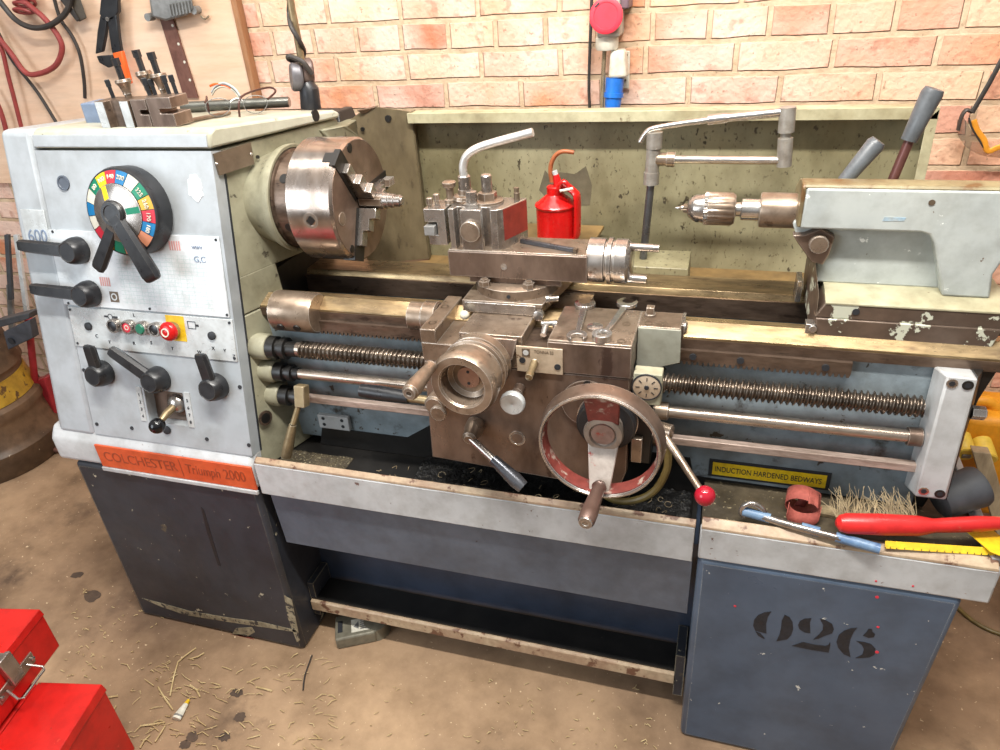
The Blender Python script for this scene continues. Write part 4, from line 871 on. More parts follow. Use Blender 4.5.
S_('tailstock_web', MB().prism([(.122,1.172),(.345,1.172),(.375,1.057),(.172,1.057),(.168,1.096),(.158,1.102),(.132,1.135),(.120,1.165)], 'Y', 1.322, 1.41), 'tspaint', .004)
S_('tailstock_lug', MB().prism([(.121,1.150),(.140,1.152),(.166,1.165),(.190,1.150),(.186,1.118),(.178,1.097),(.158,1.102),(.132,1.135)], 'Y', 1.306, 1.33), 'brownsteel', .002)
S_('clamp_bolt', MB().rev([(0,.0165),(.012,.0165),(.014,.015),(.014,0)], (.165,1.308,1.138), (0,-1,0), 28), 'topsteel')
S_('base_ledge', MB().prism([(1.2535,1.045),(1.2535,1.049),(1.300,1.0585),(1.46,1.0585),(1.46,1.045)], 'X', .186, .47), 'tscream', .001)
S_('base_casting', MB().hull([(.172,1.255,1.019),(.472,1.255,1.016),(.472,1.47,1.016),(.172,1.47,1.019)], [(.186,1.255,1.047),(.472,1.255,1.047),(.472,1.47,1.047),(.186,1.47,1.047)]), 'tsbrown', .002)
S_('base_plate', MB().hull([(.180,1.252,.984),(.455,1.252,.984),(.455,1.48,.984),(.176,1.48,.984)], [(.174,1.252,1.018),(.462,1.252,1.018),(.462,1.48,1.018),(.174,1.48,1.018)]), 'tsbrown', .002)
S_('end_face', MB().hull([(.1775,1.256,.986),(.169,1.30,.986),(.168,1.47,.986),(.1785,1.47,.986)], [(.1735,1.256,1.06),(.166,1.31,1.10),(.168,1.47,1.10),(.1745,1.47,1.098)]), 'tsbrown', .001)
S_('wiper', MB().box(.160,.176,1.253,1.275,.984,1.005).rev([(0,.007),(.005,.007)], (.172,1.252,.998), (0,-1,0), 12), 'steel', .001)
S_('wiper', MB().rev([(0,.009),(.006,.009)], (.158,1.40,1.02), (-1,0,0), 14).box(.150,.160,1.39,1.44,.986,1.03), 'steel', .001)
S_('base_screw', MB().rev([(0,.006),(.001,.006)], (.237,1.2545,1.034), (0,-1,0), 14), 'ink')
S_('oil_hole', MB().rev([(0,.005),(.001,.005)], (.322,1.2898,1.219), (0,-1,0), 12), 'serial')
S_('blue_mark', MB().hull([(.255,1.2902,1.186),(.288,1.2902,1.187),(.290,1.2902,1.193),(.257,1.2902,1.193)], [(.255,1.2894,1.186),(.288,1.2894,1.187),(.290,1.2894,1.193),(.257,1.2894,1.193)]), mat('faded_blue_mark', (150,178,196), (180,186,182), 50, .5))
S_('quill', MB().rev([(0,.024),(.001,.0295),(.004,.0315),(.068,.0315)], (.062,*AX), (1,0,0), 40), 'topsteel')
l1 = S_('quill_lock_lever', MB().tube([(.196,1.40,1.20),(.212,1.41,1.222)], .008, 12), 'brownsteel')
part('lever_grip', MB().tube([(.203,1.41,1.218),(.245,1.42,1.282),(.249,1.42,1.288)], [.0125,.0165,.013], 20), 'greyplastic', l1)
l2 = S_('bed_clamp_lever', MB().tube([(.282,1.42,1.21),(.300,1.43,1.292)], .0085, 14), mat('maroon_rod', (104,66,62), (84,54,50), 9, .35, .4))
part('lever_grip', MB().tube([(.298,1.43,1.286),(.319,1.435,1.362),(.3215,1.435,1.370)], [.0135,.018,.0155], 22), 'greyplastic', l2)
# drill chuck
DC = thing('drill_chuck', (0,*AX), 'keyed steel drill chuck with centre drill held in the tailstock quill', 'drill chuck')
def D_(name, mb, mt, **k): return part(name, mb, mt, DC, **k)
D_('chuck_sleeve', MB().rev([(0,.027),(.002,.030),(.044,.030),(.050,.026),(.052,.013)], (-.030,*AX), (1,0,0), 72, mod=lambda a, j: (1-.05*(math.sin(a*18) > .55)) if j in (1,2) else 1), 'topsteel')
D_('toothed_ring', MB().rev([(0,.0285),(.001,.0305),(.006,.0305)], (-.035,*AX), (1,0,0), 72, mod=lambda a, j: 1-.05*(math.sin(a*30) > 0)), 'steel')
D_('chuck_nose', MB().rev([(0,.011),(.002,.016),(.010,.0225),(.014,.0245),(.030,.0265)], (-.0655,*AX), (1,0,0), 40), 'steel')
a = math.radians(200); D_('key_hole', MB().rev([(0,.005),(.0255,.005)], (-.046,*AX), (0,math.cos(a+.55),math.sin(a+.55)*.9), 14), 'ink')
for k in range(3):
    a = 2*PI*k/3+.5; c = Vector((0,math.cos(a),math.sin(a)))*.0065
    D_('chuck_jaw', MB().tube([Vector((-.060,*AX))+c, Vector((-.073,*AX))+c*.8], [.0055,.0035], 8), 'serial')
D_('centre_drill', MB().rev([(0,.0005),(.010,.003),(.012,.005),(.035,.0055)], (-.0885,*AX), (1,0,0), 14), 'chrome')
D_('arbor', MB().rev([(0,.013),(.010,.013),(.011,.0185),(.012,.0195),(.046,.0195)], (.020,*AX), (1,0,0), 36), 'chrome')

# ------------------------------------------------------------------ COOLANT PIPE
CPY = 1.55
def cp_(x, y, dy=0): return at(x, y, Y=CPY+dy)
CPp = thing('coolant_pipe', (-.155,CPY,1.0), 'jointed steel coolant pipe rising behind the compound slide', 'pipe')
def Q_(name, mb, mt, **k): return part(name, mb, mt, CPp, **k)
u0 = cp_(643,262); u0.z = 1.0
Q_('upright_tube', MB().tube([u0, cp_(651,182)], .0085, 16), mat('dull_zinc_tube', (128,130,134), (108,110,114), 9, .3, .8))
Q_('swivel_joint', MB().tube([cp_(651,184), cp_(654.5,133)], [.0145,.0145], 20).tube([cp_(651,184), cp_(651.6,172)], .0165, 20).tube([cp_(654.2,148), cp_(654.8,132)], .0165, 20), mat('pale_zinc_joint', (178,174,166), (146,138,128), 12, .38, .45, grime=.3))
Q_('arm_collar', MB().tube([cp_(656,159), cp_(675,159.5)], .0135, 18).tube([cp_(667,159.3), cp_(675,159.5)], .0155, 18), 'topsteel')
Q_('arm_tube', MB().tube([cp_(673,159.5), cp_(782,160.5)], .0085, 16), 'chrome')
Q_('elbow_joint', MB().tube([cp_(784,166), cp_(785.5,138)], .0145, 18).tube([cp_(785.6,138), cp_(786,131)], .010, 14).tube([cp_(786,132), cp_(788,107)], .0155, 18), bpy.data.materials['pale_zinc_joint'])
Q_('nozzle_arm', MB().tube([cp_(785,112), cp_(722,118.5)], .0085, 14).tube([cp_(727,118), cp_(708,120.2)], .0105, 16), 'chrome')
Q_('nozzle', MB().tube([cp_(710,120), cp_(680,124), cp_(656,128), cp_(647,132), cp_(640,142)], [.0065,.0062,.006,.006,.0055], 12, sm=4), 'chrome')

# ------------------------------------------------------------------ OIL CAN, TOOL, SPANNERS
oc = at(557, 205, Y=1.555); OX, OY = oc.x, 1.555
OC = thing('oil_can', (OX,OY,1.031), 'red pump oil can with curved brown spout behind the compound slide', 'oil can')
def O_(name, mb, mt, **k): return part(name, mb, mt, OC, **k)
O_('can_body', MB().rev([(0,.043),(.002,.0445),(.083,.0445),(.085,.0465),(.089,.0465),(.091,.044),(.106,.026),(.110,.021),(.112,.0195),(.128,.0195),(.130,.017),(.131,0)], (OX-.003,OY,1.031), (0,0,1), 48), 'red')
O_('can_seam', MB().rev([(.083,.0455),(.0855,.0472),(.0885,.0472),(.091,.0452)], (OX-.003,OY,1.031), (0,0,1), 48, loop=True), 'red')
O_('pump_nozzle', MB().tube([(OX+.004,OY,1.160),(OX-.001,OY,1.186)], [.011,.0065], 14), 'red')
O_('nozzle_nut', MB().tube([(OX-.001,OY,1.184),(OX-.004,OY,1.194)], .0062, 12), 'plate')
O_('spout', MB().tube([at(x,y,Y=OY) for x,y in ((552,182),(550.5,172),(551.5,163),(556,155),(563,151.5),(574,152.5))], [.0052,.0045], 12, sm=5), 'spout')
O_('handle', MB().tube([(OX+.012,OY-.006,1.172),(OX+.026,OY-.008,1.162),(OX+.042,OY-.010,1.150),(OX+.049,OY-.012,1.135),(OX+.048,OY-.012,1.06),(OX+.044,OY-.010,1.045)], .0165, 14, sm=5, flat=.35), 'red')
O_('pump_trigger', MB().tube([at(558,190,Y=OY-.03),at(560,184,Y=OY-.03),at(565,182,Y=OY-.03),at(568,186,Y=OY-.03)], .0050, 10, sm=4), 'red')
O_('trigger_pin', MB().tube([at(560,191,Y=OY-.035), at(573,188.5,Y=OY-.035)], .003, 10), 'white')
# lathe tool lying on compound slide
p0 = at(521,241,Z=1.116); p1 = at(574,250.5,Z=1.116)
tb = thing('lathe_tool', (p0.x,p0.y,1.1125), 'slim black square lathe tool lying on the compound slide top', 'lathe tool')
part('tool_shank', MB(frame((p0.x,p0.y,1.1127), (p1-p0).normalized()*1, Vector((0,0,1)).cross((p1-p0).normalized()))).box(0,(p1-p0).length,-.0042,.0042,0,.008), mat('blued_steel', (64,62,64), (96,98,104), 12, .28, .7), tb, .0008)
part('carbide_tip', MB(frame((p1.x,p1.y,1.1127), (p1-p0).normalized()*1, Vector((0,0,1)).cross((p1-p0).normalized()))).box(.0,.007,-.0042,.0042,0.001,.0078), 'serial', tb)
# spanners on the saddle
def spanner(name, a, b, ra, rb, jawB, mt, label, tilt):
    # a: near end, b: far end (world points on the saddle top)
    a = Vector(a); b = Vector(b); d = (b-a).normalized(); L = (b-a).length; n = Vector((0,0,1)); s = n.cross(d); 
    Mx = frame(a, d, s); root = thing(name, a, label, 'spanner', 'spanners on the saddle')
    part('shank', MB(Mx).hull([(ra*.7,-.0055,.001),(L-rb*.7,-.0075,.001),(L-rb*.7,.0075,.001),(ra*.7,.0055,.001)], [(ra*.7,-.0045,.006),(L-rb*.7,-.0065,.006),(L-rb*.7,.0065,.006),(ra*.7,.0045,.006)]), mt, root, .001)
    def jaw(c, r, dirx, off):
        pts = []
        a0 = .62
        for k in range(17):
            t = a0+(2*PI-2*a0)*k/16; pts.append((r*math.cos(t+off), r*math.sin(t+off)))
        g = r*.5
        inner = [(r*.78*math.cos(-a0*.9+off), r*.78*math.sin(-a0*.9+off))]
        def rot(x, y): return (x*math.cos(off)-y*math.sin(off), x*math.sin(off)+y*math.cos(off))
        inner = [rot(-.05*r,-g), rot(-.3*r,0), rot(-.05*r,g)]
        allp = pts+inner
        return MB(Mx).prism([(c+x, y) for x, y in allp], 'Z', 0, .0075)
    part('open_jaw', jaw(L, rb, 1, tilt), mt, root, .001)
    if jawB == 'open': part('open_jaw', jaw(0, ra, -1, PI+tilt), mt, root, .001)
    else:
        part('ring_end', MB(Mx).rev([(0,ra),(.012,ra),(.013,ra*.95),(.013,ra*.66),(.012,ra*.62),(0,ra*.62)], (0,0,-.0), (0,0,1), 36, loop=True, mod=lambda t, j: 1 if j < 3 else 1+.07*math.cos(12*t)), mt, root)
    return root
z0 = .9985
q0 = at(577,338,Z=z0); q1 = at(585,306,Z=z0)
spanner('open_spanner', q0, q1, .019, .021, 'open', 'steel', 'dull open-ended spanner lying on the saddle, the left one of the two', .15)
q0 = at(602,339,Z=z0); q1 = at(627,305,Z=z0)
spanner('combination_spanner', q0, q1, .0185, .021, 'ring', 'chrome', 'chrome combination spanner with its ring end at the saddle front edge', -.2)

# ------------------------------------------------------------------ ON THE HEADSTOCK LID
def lz(y): return 1.354-(y-1.240)*.0787
def lidpt(x, y):
    d = Vector(CM.T@[x-500, y-375, F]); n = Vector((0,.0787,1)); t = (Vector((0,1.240,1.354))-CAM).dot(n)/d.dot(n); return CAM+d*t
GRP = 'spare tool holders on the headstock lid'
def holder(x0, x1, y0, y1, h, label, mts, bolts, dov=False, studs=()):
    z = lz(y1)-.001+.004
    zb = lz(y0)
    r = thing('tool_holder_block', ((x0+x1)/2,(y0+y1)/2,zb), label, 'tool holder', GRP)
    w = x1-x0
    if dov:
        body = MB().prism([(x0,y0),(x0+w*.28,y0),(x0+w*.34,y0+.014),(x0+w*.66,y0+.014),(x0+w*.72,y0),(x1,y0),(x1,y1),(x0,y1)], 'Z', zb-.001, zb+h)
    else:
        body = MB().prism([(x0,zb),(x1,zb),(x1,zb+h*.45),(x0+w*.45,zb+h*.45),(x0+w*.45,zb+h*.62),(x1,zb+h*.62),(x1,zb+h),(x0,zb+h)], 'Y', y0, y1)
    part('holder_body', body, mts, r, .0012)
    for bx, by, bh in bolts:
        part('clamp_bolt', MB().rev([(-.01,.0055),(bh,.0055),(bh,.0072),(bh+.013,.0072),(bh+.014,.006)], (bx,by,zb+h), (-.1,0,1), 4), 'black', r)
    for bx, by, bh in studs:
        sd = part('height_stud', MB().rev([(0,.007),(bh,.007)], (bx,by,zb+h), (-.08,0,1), 14), 'serial', r)
        part('knurled_nut', MB().rev([(bh*.2,.009),(bh*.35,.0085),(bh*.7,.012),(bh*.9,.0165),(bh*1.05,.015)], (bx,by,zb+h), (-.08,0,1), 20), 'topsteel', sd)
        part('stud_tip', MB().rev([(bh,.0065),(bh+.028,.0065),(bh+.028,.0085),(bh+.042,.0085)], (bx,by,zb+h), (-.08,0,1), 6), 'black', sd)
    return r
h1 = holder(-1.258,-1.172,1.243,1.30,.052,'spare tool holder with two ground white faces, leftmost on the headstock lid','waydark',[(-1.245,1.285,.022)],True,[(-1.205,1.285,.034)])
for x0, x1 in ((-1.2565,-1.236),(-1.194,-1.1735)): part('ground_face', MB().box(x0,x1,1.2425,1.2435,lz(1.243),lz(1.243)+.051), 'plate', h1)
holder(-1.170,-1.132,1.246,1.305,.054,'plain dark tool holder block between two others on the lid','brownsteel',[(-1.160,1.295,.020),(-1.145,1.295,.018)],False,[(-1.165,1.305,.044)])
holder(-1.130,-1.072,1.246,1.30,.057,'brown slotted tool holder nearest the bars on the headstock lid','brownsteel',[(-1.106,1.29,.022),(-1.088,1.29,.022)],False,[(-1.128,1.302,.036)])
bk = thing('plastic_case', (-1.30,1.35,lz(1.35)), 'small blue-grey case behind the spare tool holders on lid', 'case')
part('case_body', MB().box(-1.392,-1.26,1.335,1.395,lz(1.395),lz(1.36)+.043), mat('blue_grey_case', (120,136,160), (104,120,146), 8, .5), bk, .003)
part('case_clip', MB().box(-1.395,-1.389,1.345,1.37,lz(1.36)+.026,lz(1.36)+.032), 'bristle', bk)
# bars behind
p0 = Vector((-1.245,1.50,lz(1.50)+.0125)); p1 = Vector((-1.06,1.545,lz(1.545)+.0125))
p0 = lidpt(183,113); p1 = lidpt(290,107.5)
bar = thing('round_steel_bar', (p0+p1)/2, 'dark round steel bar lying along the headstock lid behind the spectacles', 'bar')
part('bar_stock', MB().tube([p0+Vector((0,.0,.013)), p1+Vector((0,.0,.013))], .0125, 18), mat('dark_grey_bar', (104,104,98), (86,86,82), 9, .35, .6), bar)
part('bar_end', MB().tube([p1+Vector((0,0,.013)), p1+Vector((.001,.0002,.013))], .0118, 18), 'steel', bar)
p0 = lidpt(186,124); p1 = lidpt(230,115)
tag(part('thin_steel_rod', MB().tube([p0+Vector((0,0,.005)), p1+Vector((0,0,.005))], .0045, 12), 'topsteel', loc=(p0+p1)/2), 'thin brown steel rod lying near the front edge of the headstock lid', 'rod')
# spectacles
sg_ = thing('spectacles', lidpt(235,112), 'clear spectacles with dark brown arms lying on the headstock lid', 'spectacles')
c1 = lidpt(221,118)+Vector((0,0,.026)); c2 = lidpt(258,115)+Vector((0,0,.026))
u = (c2-c1).normalized(); v = Vector((0,.25,1)).normalized()
for c in (c1, c2):
    pts = [c+u*.026*math.cos(a)+v*.022*math.sin(a)*(1 if math.sin(a) < 0 else .7) for a in [2*PI*k/28 for k in range(29)]]
    part('lens_rim', MB().tube(pts, .0009, 6), 'castgrey', sg_)
    part('lens', MB().hull([p+u.cross(v)*.0006 for p in pts[:-1]], [p-u.cross(v)*.0006 for p in pts[:-1]]), 'glass', sg_)
part('bridge', MB().tube([c1+u*.026+v*.006, (c1+c2)/2+v*.012, c2-u*.026+v*.006], .0013, 6, sm=4), 'plate', sg_)
mbrown = mat('dark_brown_frame', (72,44,38), None, 8, .35)
part('temple_arm', MB().tube([c2+u*.028+v*.006, c2+u*.030+v*.018+Vector((0,.03,.0)), c2+u*.0+v*.024+Vector((0,.05,0)), c2+u*-.012+v*.018+Vector((0,-.03,0)), c2+u*-.016+v*-.022+Vector((0,-.035,0))], .0024, 8, sm=5), mbrown, sg_)
part('temple_arm', MB().tube([c1-u*.026+v*.008, c1-u*.040+v*.012+Vector((0,.03,0)), c1-u*.052+v*.012+Vector((0,.05,0)), c1-u*.050+v*-.02+Vector((0,.05,0))], .0022, 8, sm=5), mbrown, sg_)
# wire bundle behind
wb_ = thing('wire_bundle', lidpt(222,104), 'small bundle of grey and orange wires behind the spectacles', 'wires')
for nm, mt_, k in (('wire','plate',0),('wire','castgrey',1),('wire','orangegrip',2),('wire','white',3)):
    b = MB(); ps = [(212,92+k),(216,86+k),(224,83+k*1.2),(234,88+k),(240,96+k)] if mt_ != 'orangegrip' else [(210,86),(216,84),(226,86),(231,89)]
    b.tube([at(x,y,Y=1.66) for x, y in ps], .0028, 8, sm=4)
    part(nm, b, mt_, wb_)
# lamp base with flexible arm
lmp = thing('machine_lamp', (-.97,1.60,1.30), 'dark knuckle-jointed lamp arm bolted at the rear of headstock', 'lamp')
LY = 1.60
def lp_(x, y, d=0): return at(x, y, Y=LY+d)
part('lamp_post', MB().tube([lp_(311,108), lp_(309,88), lp_(307,82)], [.0245,.0225,.014], 24), 'black', lmp)
for (px, py), dd, mt_ in (((297,77),-.012,mat('grey_knuckle', (110,108,112), (92,90,94), 14, .4, .2)), ((308,72),.012,mat('brown_knuckle', (112,94,88), (94,78,72), 14, .4, .2))):
    c = lp_(px, py, dd); part('lamp_knuckle', MB(Matrix.Translation(c)@Matrix.Rotation(.12,4,'Y')@Matrix.Diagonal((1,1,1.35,1))).rev([(-.012,0),(-.011,.020),(-.006,.0235),(.010,.0235),(.014,.021),(.015,0)], (0,0,0), (-.75,-.66,0), 32), mt_, lmp)
c = lp_(297,82,-.022); part('knuckle_screw', MB().rev([(0,.008),(.006,.008),(.006,.004),(.004,.004)], c, (-.75,-.66,0), 16), 'castgrey', lmp)
part('lamp_arm', MB().tube([lp_(302,64),lp_(298,40),lp_(292,10),lp_(288,-16)], .0085, 14), 'brass', lmp)
part('lamp_cable', MB().tube([lp_(x,y,d) for x,y,d in ((312,74,-.01),(303,62,-.02),(292,57,-.02),(288,57,-.02),(290,60,-.01),(300,60,.01),(304,52,.012),(299,40,-.015),(291,26,-.015),(289,12,.012),(290,-4,.0))], .0055, 10, sm=6), 'cableblack', lmp)
b = MB(); b.hull([(-1.02,1.561,1.27),(-.905,1.561,1.27),(-.905,1.64,1.27),(-1.02,1.64,1.27)], [(-1.02,1.561,1.312),(-.918,1.561,1.312),(-.918,1.64,1.318),(-1.02,1.64,1.318)]); b.hull([(-.92,1.57,1.27),(-.885,1.57,1.27),(-.880,1.66,1.27),(-.92,1.66,1.27)], [(-.915,1.59,1.318),(-.895,1.59,1.318),(-.893,1.66,1.318),(-.915,1.66,1.318)])
P('rear_bracket', b, 'dark', .003)

# ------------------------------------------------------------------ WALL THINGS
pb = thing('plywood_board', (-2.2,2.03,1.05), 'pale plywood board fixed to the brick wall behind the headstock', 'board')
part('board_sheet', MB().box(-3.6,-1.425,2.03,2.048,1.0,2.6), 'wood', pb)
part('board_batten', MB().box(-1.427,-1.408,2.018,2.048,1.0,2.6), 'woodedge', pb, .002)
WY = 2.0
def wtube(pts, r, mt, name, label, cat, group, y=WY, dy=None):
    q = [at(a[0], a[1], Y=y+(a[2] if len(a) > 2 else 0)) for a in pts]
    return tag(part(name, MB().tube(q, r, 10, sm=6), mt, loc=q[len(q)//2]), label, cat, group)
GC = 'cables hanging on the plywood board'
wtube([(-30,-10),(-15,20),(10,52,0),(25,72),(38,74,0),(55,66),(62,50),(58,36),(44,18),(30,6),(12,-10)], .0085, 'cablered', 'hanging_cable', 'pinkish red cable hanging in a wide loop on the plywood board', 'cable', GC, 1.985)
wtube([(-10,-12),(2,4),(16,20),(32,27.5),(48,26),(62,17),(69,6),(72,-10)], .0085, 'cableblack', 'hanging_cable', 'dark grey cable curving across the top left of the plywood board', 'cable', GC, 1.975)
wtube([(52,-10),(60,18),(72,36),(80,55),(84,80),(85,98)], .0055, 'cableblack', 'hanging_cable', 'thin dark cable running down beside the crimping pliers', 'cable', GC, 2.01)
wtube([(-8,20),(2,40),(12,60),(28,80),(40,96),(56,122)], .0055, 'cableblack', 'hanging_cable', 'thin black cable slanting down to the lid beside the red loop', 'cable', GC, 2.01)
wtube([(-6,36),(2,50),(8,75),(14,98),(22,130)], .0070, 'cablered', 'hanging_cable', 'dark red cable dropping behind the left end of the headstock', 'cable', GC, 1.995)
wtube([(-10,90),(-2,105),(4,122),(8,140)], .0080, 'cablered', 'hanging_cable', 'short stretch of red cable at the far left edge of the board', 'cable', GC, 1.995)
sp_ = thing('coiled_cable', at(24,8,Y=2.0), 'red coiled lead hanging at the top left of the plywood board', 'cable', GC)
b = MB(); pts = []
for i in range(90):
    t = i/90; a = t*2*PI*4
    c = at(26,-12+26*t,Y=2.0); pts.append(c+Vector((.035*math.cos(a), .02*math.sin(a)-.005, -.012*math.sin(a))))
part('coil', b.tube(pts, .005, 8), 'cablered', sp_)
# crocodile clamp / dark spring clamp
kc = thing('spring_clamp', at(72,8,Y=1.99), 'dark spring clamp hanging beside the cables on the board', 'clamp')
part('clamp_jaw', MB().hull([at(66,-8,Y=1.985),at(78,-8,Y=1.985),at(87,18,Y=1.985),at(79,22,Y=1.985)], [at(66,-8,Y=2.01),at(78,-8,Y=2.01),at(87,18,Y=2.01),at(79,22,Y=2.01)]), mat('dark_olive_clamp', (86,78,66), (70,62,54), 14, .5), kc, .003)
part('clamp_jaw', MB().hull([at(54,-8,Y=1.98),at(63,-8,Y=1.98),at(80,20,Y=1.98),at(77,22,Y=1.98)], [at(54,-8,Y=2.0),at(63,-8,Y=2.0),at(80,20,Y=2.0),at(77,22,Y=2.0)]), 'cableblack', kc, .003)
# crimping pliers
pl = thing('crimping_pliers', at(108,30,Y=1.99), 'black ratchet crimping pliers with an orange grip hanging on the board', 'pliers')
def slab(pts, y, t, mt, name, bev=.003): return part(name, MB().hull([at(a,b_,Y=y) for a,b_ in pts], [at(a,b_,Y=y)+Vector((0,t,0)) for a,b_ in pts]), mt, pl, bev)
slab([(101,-6),(117,-6),(118,12),(113,20),(104,21),(99,14)], 1.985, .016, 'black', 'plier_head')
slab([(100,15),(107,20),(105,36),(102,52),(95,54),(97,32)], 1.985, .014, 'black', 'plier_handle')
slab([(107,18),(116,14),(119,40),(121,52),(112,54),(109,36)], 1.985, .014, 'black', 'plier_handle')
slab([(112,53),(121,51),(125,66),(130,84),(124,85),(118,70)], 1.984, .016, 'orangegrip', 'orange_grip')
slab([(96,56),(112,55),(113,66),(108,68),(99,63)], 1.986, .012, 'black', 'ratchet_catch')
c = at(108,19,Y=1.984); part('pivot_pin', MB().cyl(c, c+Vector((0,-.004,0)), .006, seg=14), 'steel', pl)
# perforated strap
sr = MB(); s0 = [at(152,-6,Y=2.022),at(165,-6,Y=2.022),at(198,98,Y=2.022),at(184,98,Y=2.022)]
strp = thing('perforated_strap', at(176,50,Y=2.022), 'brown perforated metal strap slanting down the plywood board', 'strap')
part('strap_bar', sr.hull(s0, [p+Vector((0,.005,0)) for p in s0]), 'rust', strp)
b = MB()
for x, y in ((166,6),(172.5,25.5),(178.5,44),(184.5,62),(190,80)):
    c = at(x,y,Y=2.0217); b.cyl(c, c+Vector((0,-.0006,0)), .0042, seg=14)
part('strap_hole', b, 'white', strp)
# cast junction box
jb = thing('cast_terminal_box', at(175,8,Y=2.0), 'grey ribbed cast terminal box at the top of the plywood board', 'box')
q = [(148,-10),(190,-10),(194,10),(188,15),(166,21),(152,17)]
part('box_body', MB().hull([at(a,b_,Y=1.985) for a,b_ in q], [at(a,b_,Y=2.03) for a,b_ in q]), 'castgrey', jb, .006)
b = MB()
for k in range(7):
    x = 168+k*3.2; b.hull([at(x,4-k*.6,Y=1.980),at(x+1.4,4-k*.6,Y=1.980),at(x+3.6,16-k*.5,Y=1.980),at(x+2.2,16-k*.5,Y=1.980)], [at(x,4-k*.6,Y=1.987),at(x+1.4,4-k*.6,Y=1.987),at(x+3.6,16-k*.5,Y=1.987),at(x+2.2,16-k*.5,Y=1.987)])
part('cooling_rib', b, 'castgrey', jb)
for x, y in ((150,17),(196,10)):
    c = at(x,y,Y=2.0); part('fixing_lug', MB().rev([(-.012,.011),(.012,.011)], c, (0,1,0), 16), 'castgrey', jb)
tag(part('picture_hook', MB().tube([at(201,16,Y=2.02),at(205,19,Y=2.02),at(209,16,Y=2.02)], .003, 8, sm=4), 'brass', loc=at(205,17,Y=2.02)), 'tiny brass hook on the bare plywood beside the terminal box', 'hook')
# red industrial socket and wiring
rs = thing('red_socket_outlet', at(607,15,Y=1.98), 'red-lidded round industrial socket mounted on the brick wall', 'socket')
c = at(607,16,Y=1.955); c2 = Vector((c.x+.004,2.05,c.z+.004))
part('socket_lid', MB().rev([(0,.036),(.004,.040),(.016,.041),(.018,.037),(.018,.030),(.017,.029),(.017,0)], c, (0,-1,.1), 40), 'redsock', rs)
part('lid_notch', MB().rev([(.0165,.0345),(.0188,.0345),(.0188,.031),(.0165,.031)], c, (0,-1,.1), 10, loop=False, a0=2.1+PI, a1=2.5+PI), 'ink', rs)
part('socket_body', MB().box(c.x-.026,c.x+.030,1.958,2.05,c.z-.05,c.z+.06), mat('grey_white_housing', (196,190,180), (176,170,160), 10, .5), rs, .006)
p = at(607,41,Y=1.985); part('gland', MB().rev([(0,.026),(.006,.029),(.028,.029),(.034,.024)], (p.x,1.985,p.z-.02), (0,0,1), 24), 'white', rs)
part('side_box', MB().box(c.x+.02,c.x+.05,1.975,2.05,c.z+.012,c.z+.07), mat('dark_side_box', (120,100,108), None, 10, .5), rs, .004)
part('supply_cable', MB().tube([at(604.5,50,Y=1.99),at(603,80,Y=1.99),at(601.5,125,Y=1.985)], .0055, 10, sm=4), 'brass', rs)
ws = thing('white_socket', at(617,66,Y=1.99), 'white plastic socket with a blue plug hanging below the red one', 'socket')
q = [(610,51),(624,50),(627,78),(608,79)]
pw = [at(a,b_,Y=1.97) for a,b_ in q]
part('socket_body', MB().hull(pw, [p+Vector((0,.05,0)) for p in pw]), 'white', ws, .008, seg=3)
q = [at(a,b_,Y=2.035) for a,b_ in ((611,50),(630,51),(629,89),(611,88))]
part('mounting_plate', MB().hull(q, [p+Vector((0,.008,0)) for p in q]), 'white', ws, .003)
b = MB()
for x, y in ((627,55),(625.5,80)): c = at(x,y,Y=2.034); b.cyl(c, c+Vector((0,-.003,0)), .003, seg=10)
part('plate_screw', b, 'brass', ws)
p0 = at(615,78,Y=1.992); p1 = at(612,116,Y=1.985)
bp_ = thing('blue_plug', p1, 'blue round industrial plug hanging under the white wall socket', 'plug')
part('plug_body', MB().tube([p0, p0*.45+p1*.55, p1], [.024,.022,.018], 24), 'bluep', bp_)
part('plug_collar', MB().tube([p0*.62+p1*.38, p0*.5+p1*.5], .0255, 24), 'bluep', bp_)
wtube([(592,-8),(591,20),(589.5,60),(589,90),(590.5,125)], .0042, 'cableblack', 'hanging_cable', 'thin black cable hanging straight down the brick wall beside the red socket', 'cable', None, 2.03)
# face shield hanging at right
vs_ = thing('face_shield', at(985,120,Y=2.0), 'clear face shield with an amber brow band hanging on the right of the wall', 'face shield')
b = MB(); 
arc = [at(x,y,Y=2.0) for x,y in ((957,120),(958,135),(966,147),(980,155),(1000,158),(1030,156))]; arc = smooth(arc, 5)
inn = [at(x,y,Y=1.985) for x,y in ((964,118),(970,128),(977,138),(984,147),(1000,150),(1030,146))]; inn = smooth(inn, 5)
n = len(arc); vv = arc+inn+[p+Vector((0,.002,.001)) for p in arc]+[p+Vector((0,.002,.001)) for p in inn]; ff = []
for i in range(n-1): ff += [(i,i+1,n+i+1,n+i), (2*n+i,3*n+i,3*n+i+1,2*n+i+1)]
part('clear_visor', b.add(vv, ff), 'visor', vs_)
part('brow_band', MB().tube([at(x,y,Y=1.98) for x,y in ((974,120),(977,130),(984,140),(988,151),(1000,147),(1030,141))], [.006,.007], 8, sm=5, flat=.5), 'amber', vs_)
part('visor_edge', MB().tube([at(x,y,Y=1.98) for x,y in ((969,118),(972,128),(978,138),(987,153))], .0022, 8, sm=5), 'cableblack', vs_)
part('head_strap', MB().tube([at(1010,44,Y=2.0),at(990,82,Y=2.0),at(972,113,Y=2.0)], .0055, 8, flat=.4), 'cableblack', vs_)
part('strap_buckle', MB().tube([at(972,112,Y=1.99),at(966,110,Y=1.99),at(961,118,Y=1.99),at(958,130,Y=1.99)], .0085, 8, sm=4, flat=.5), 'cableblack', vs_)

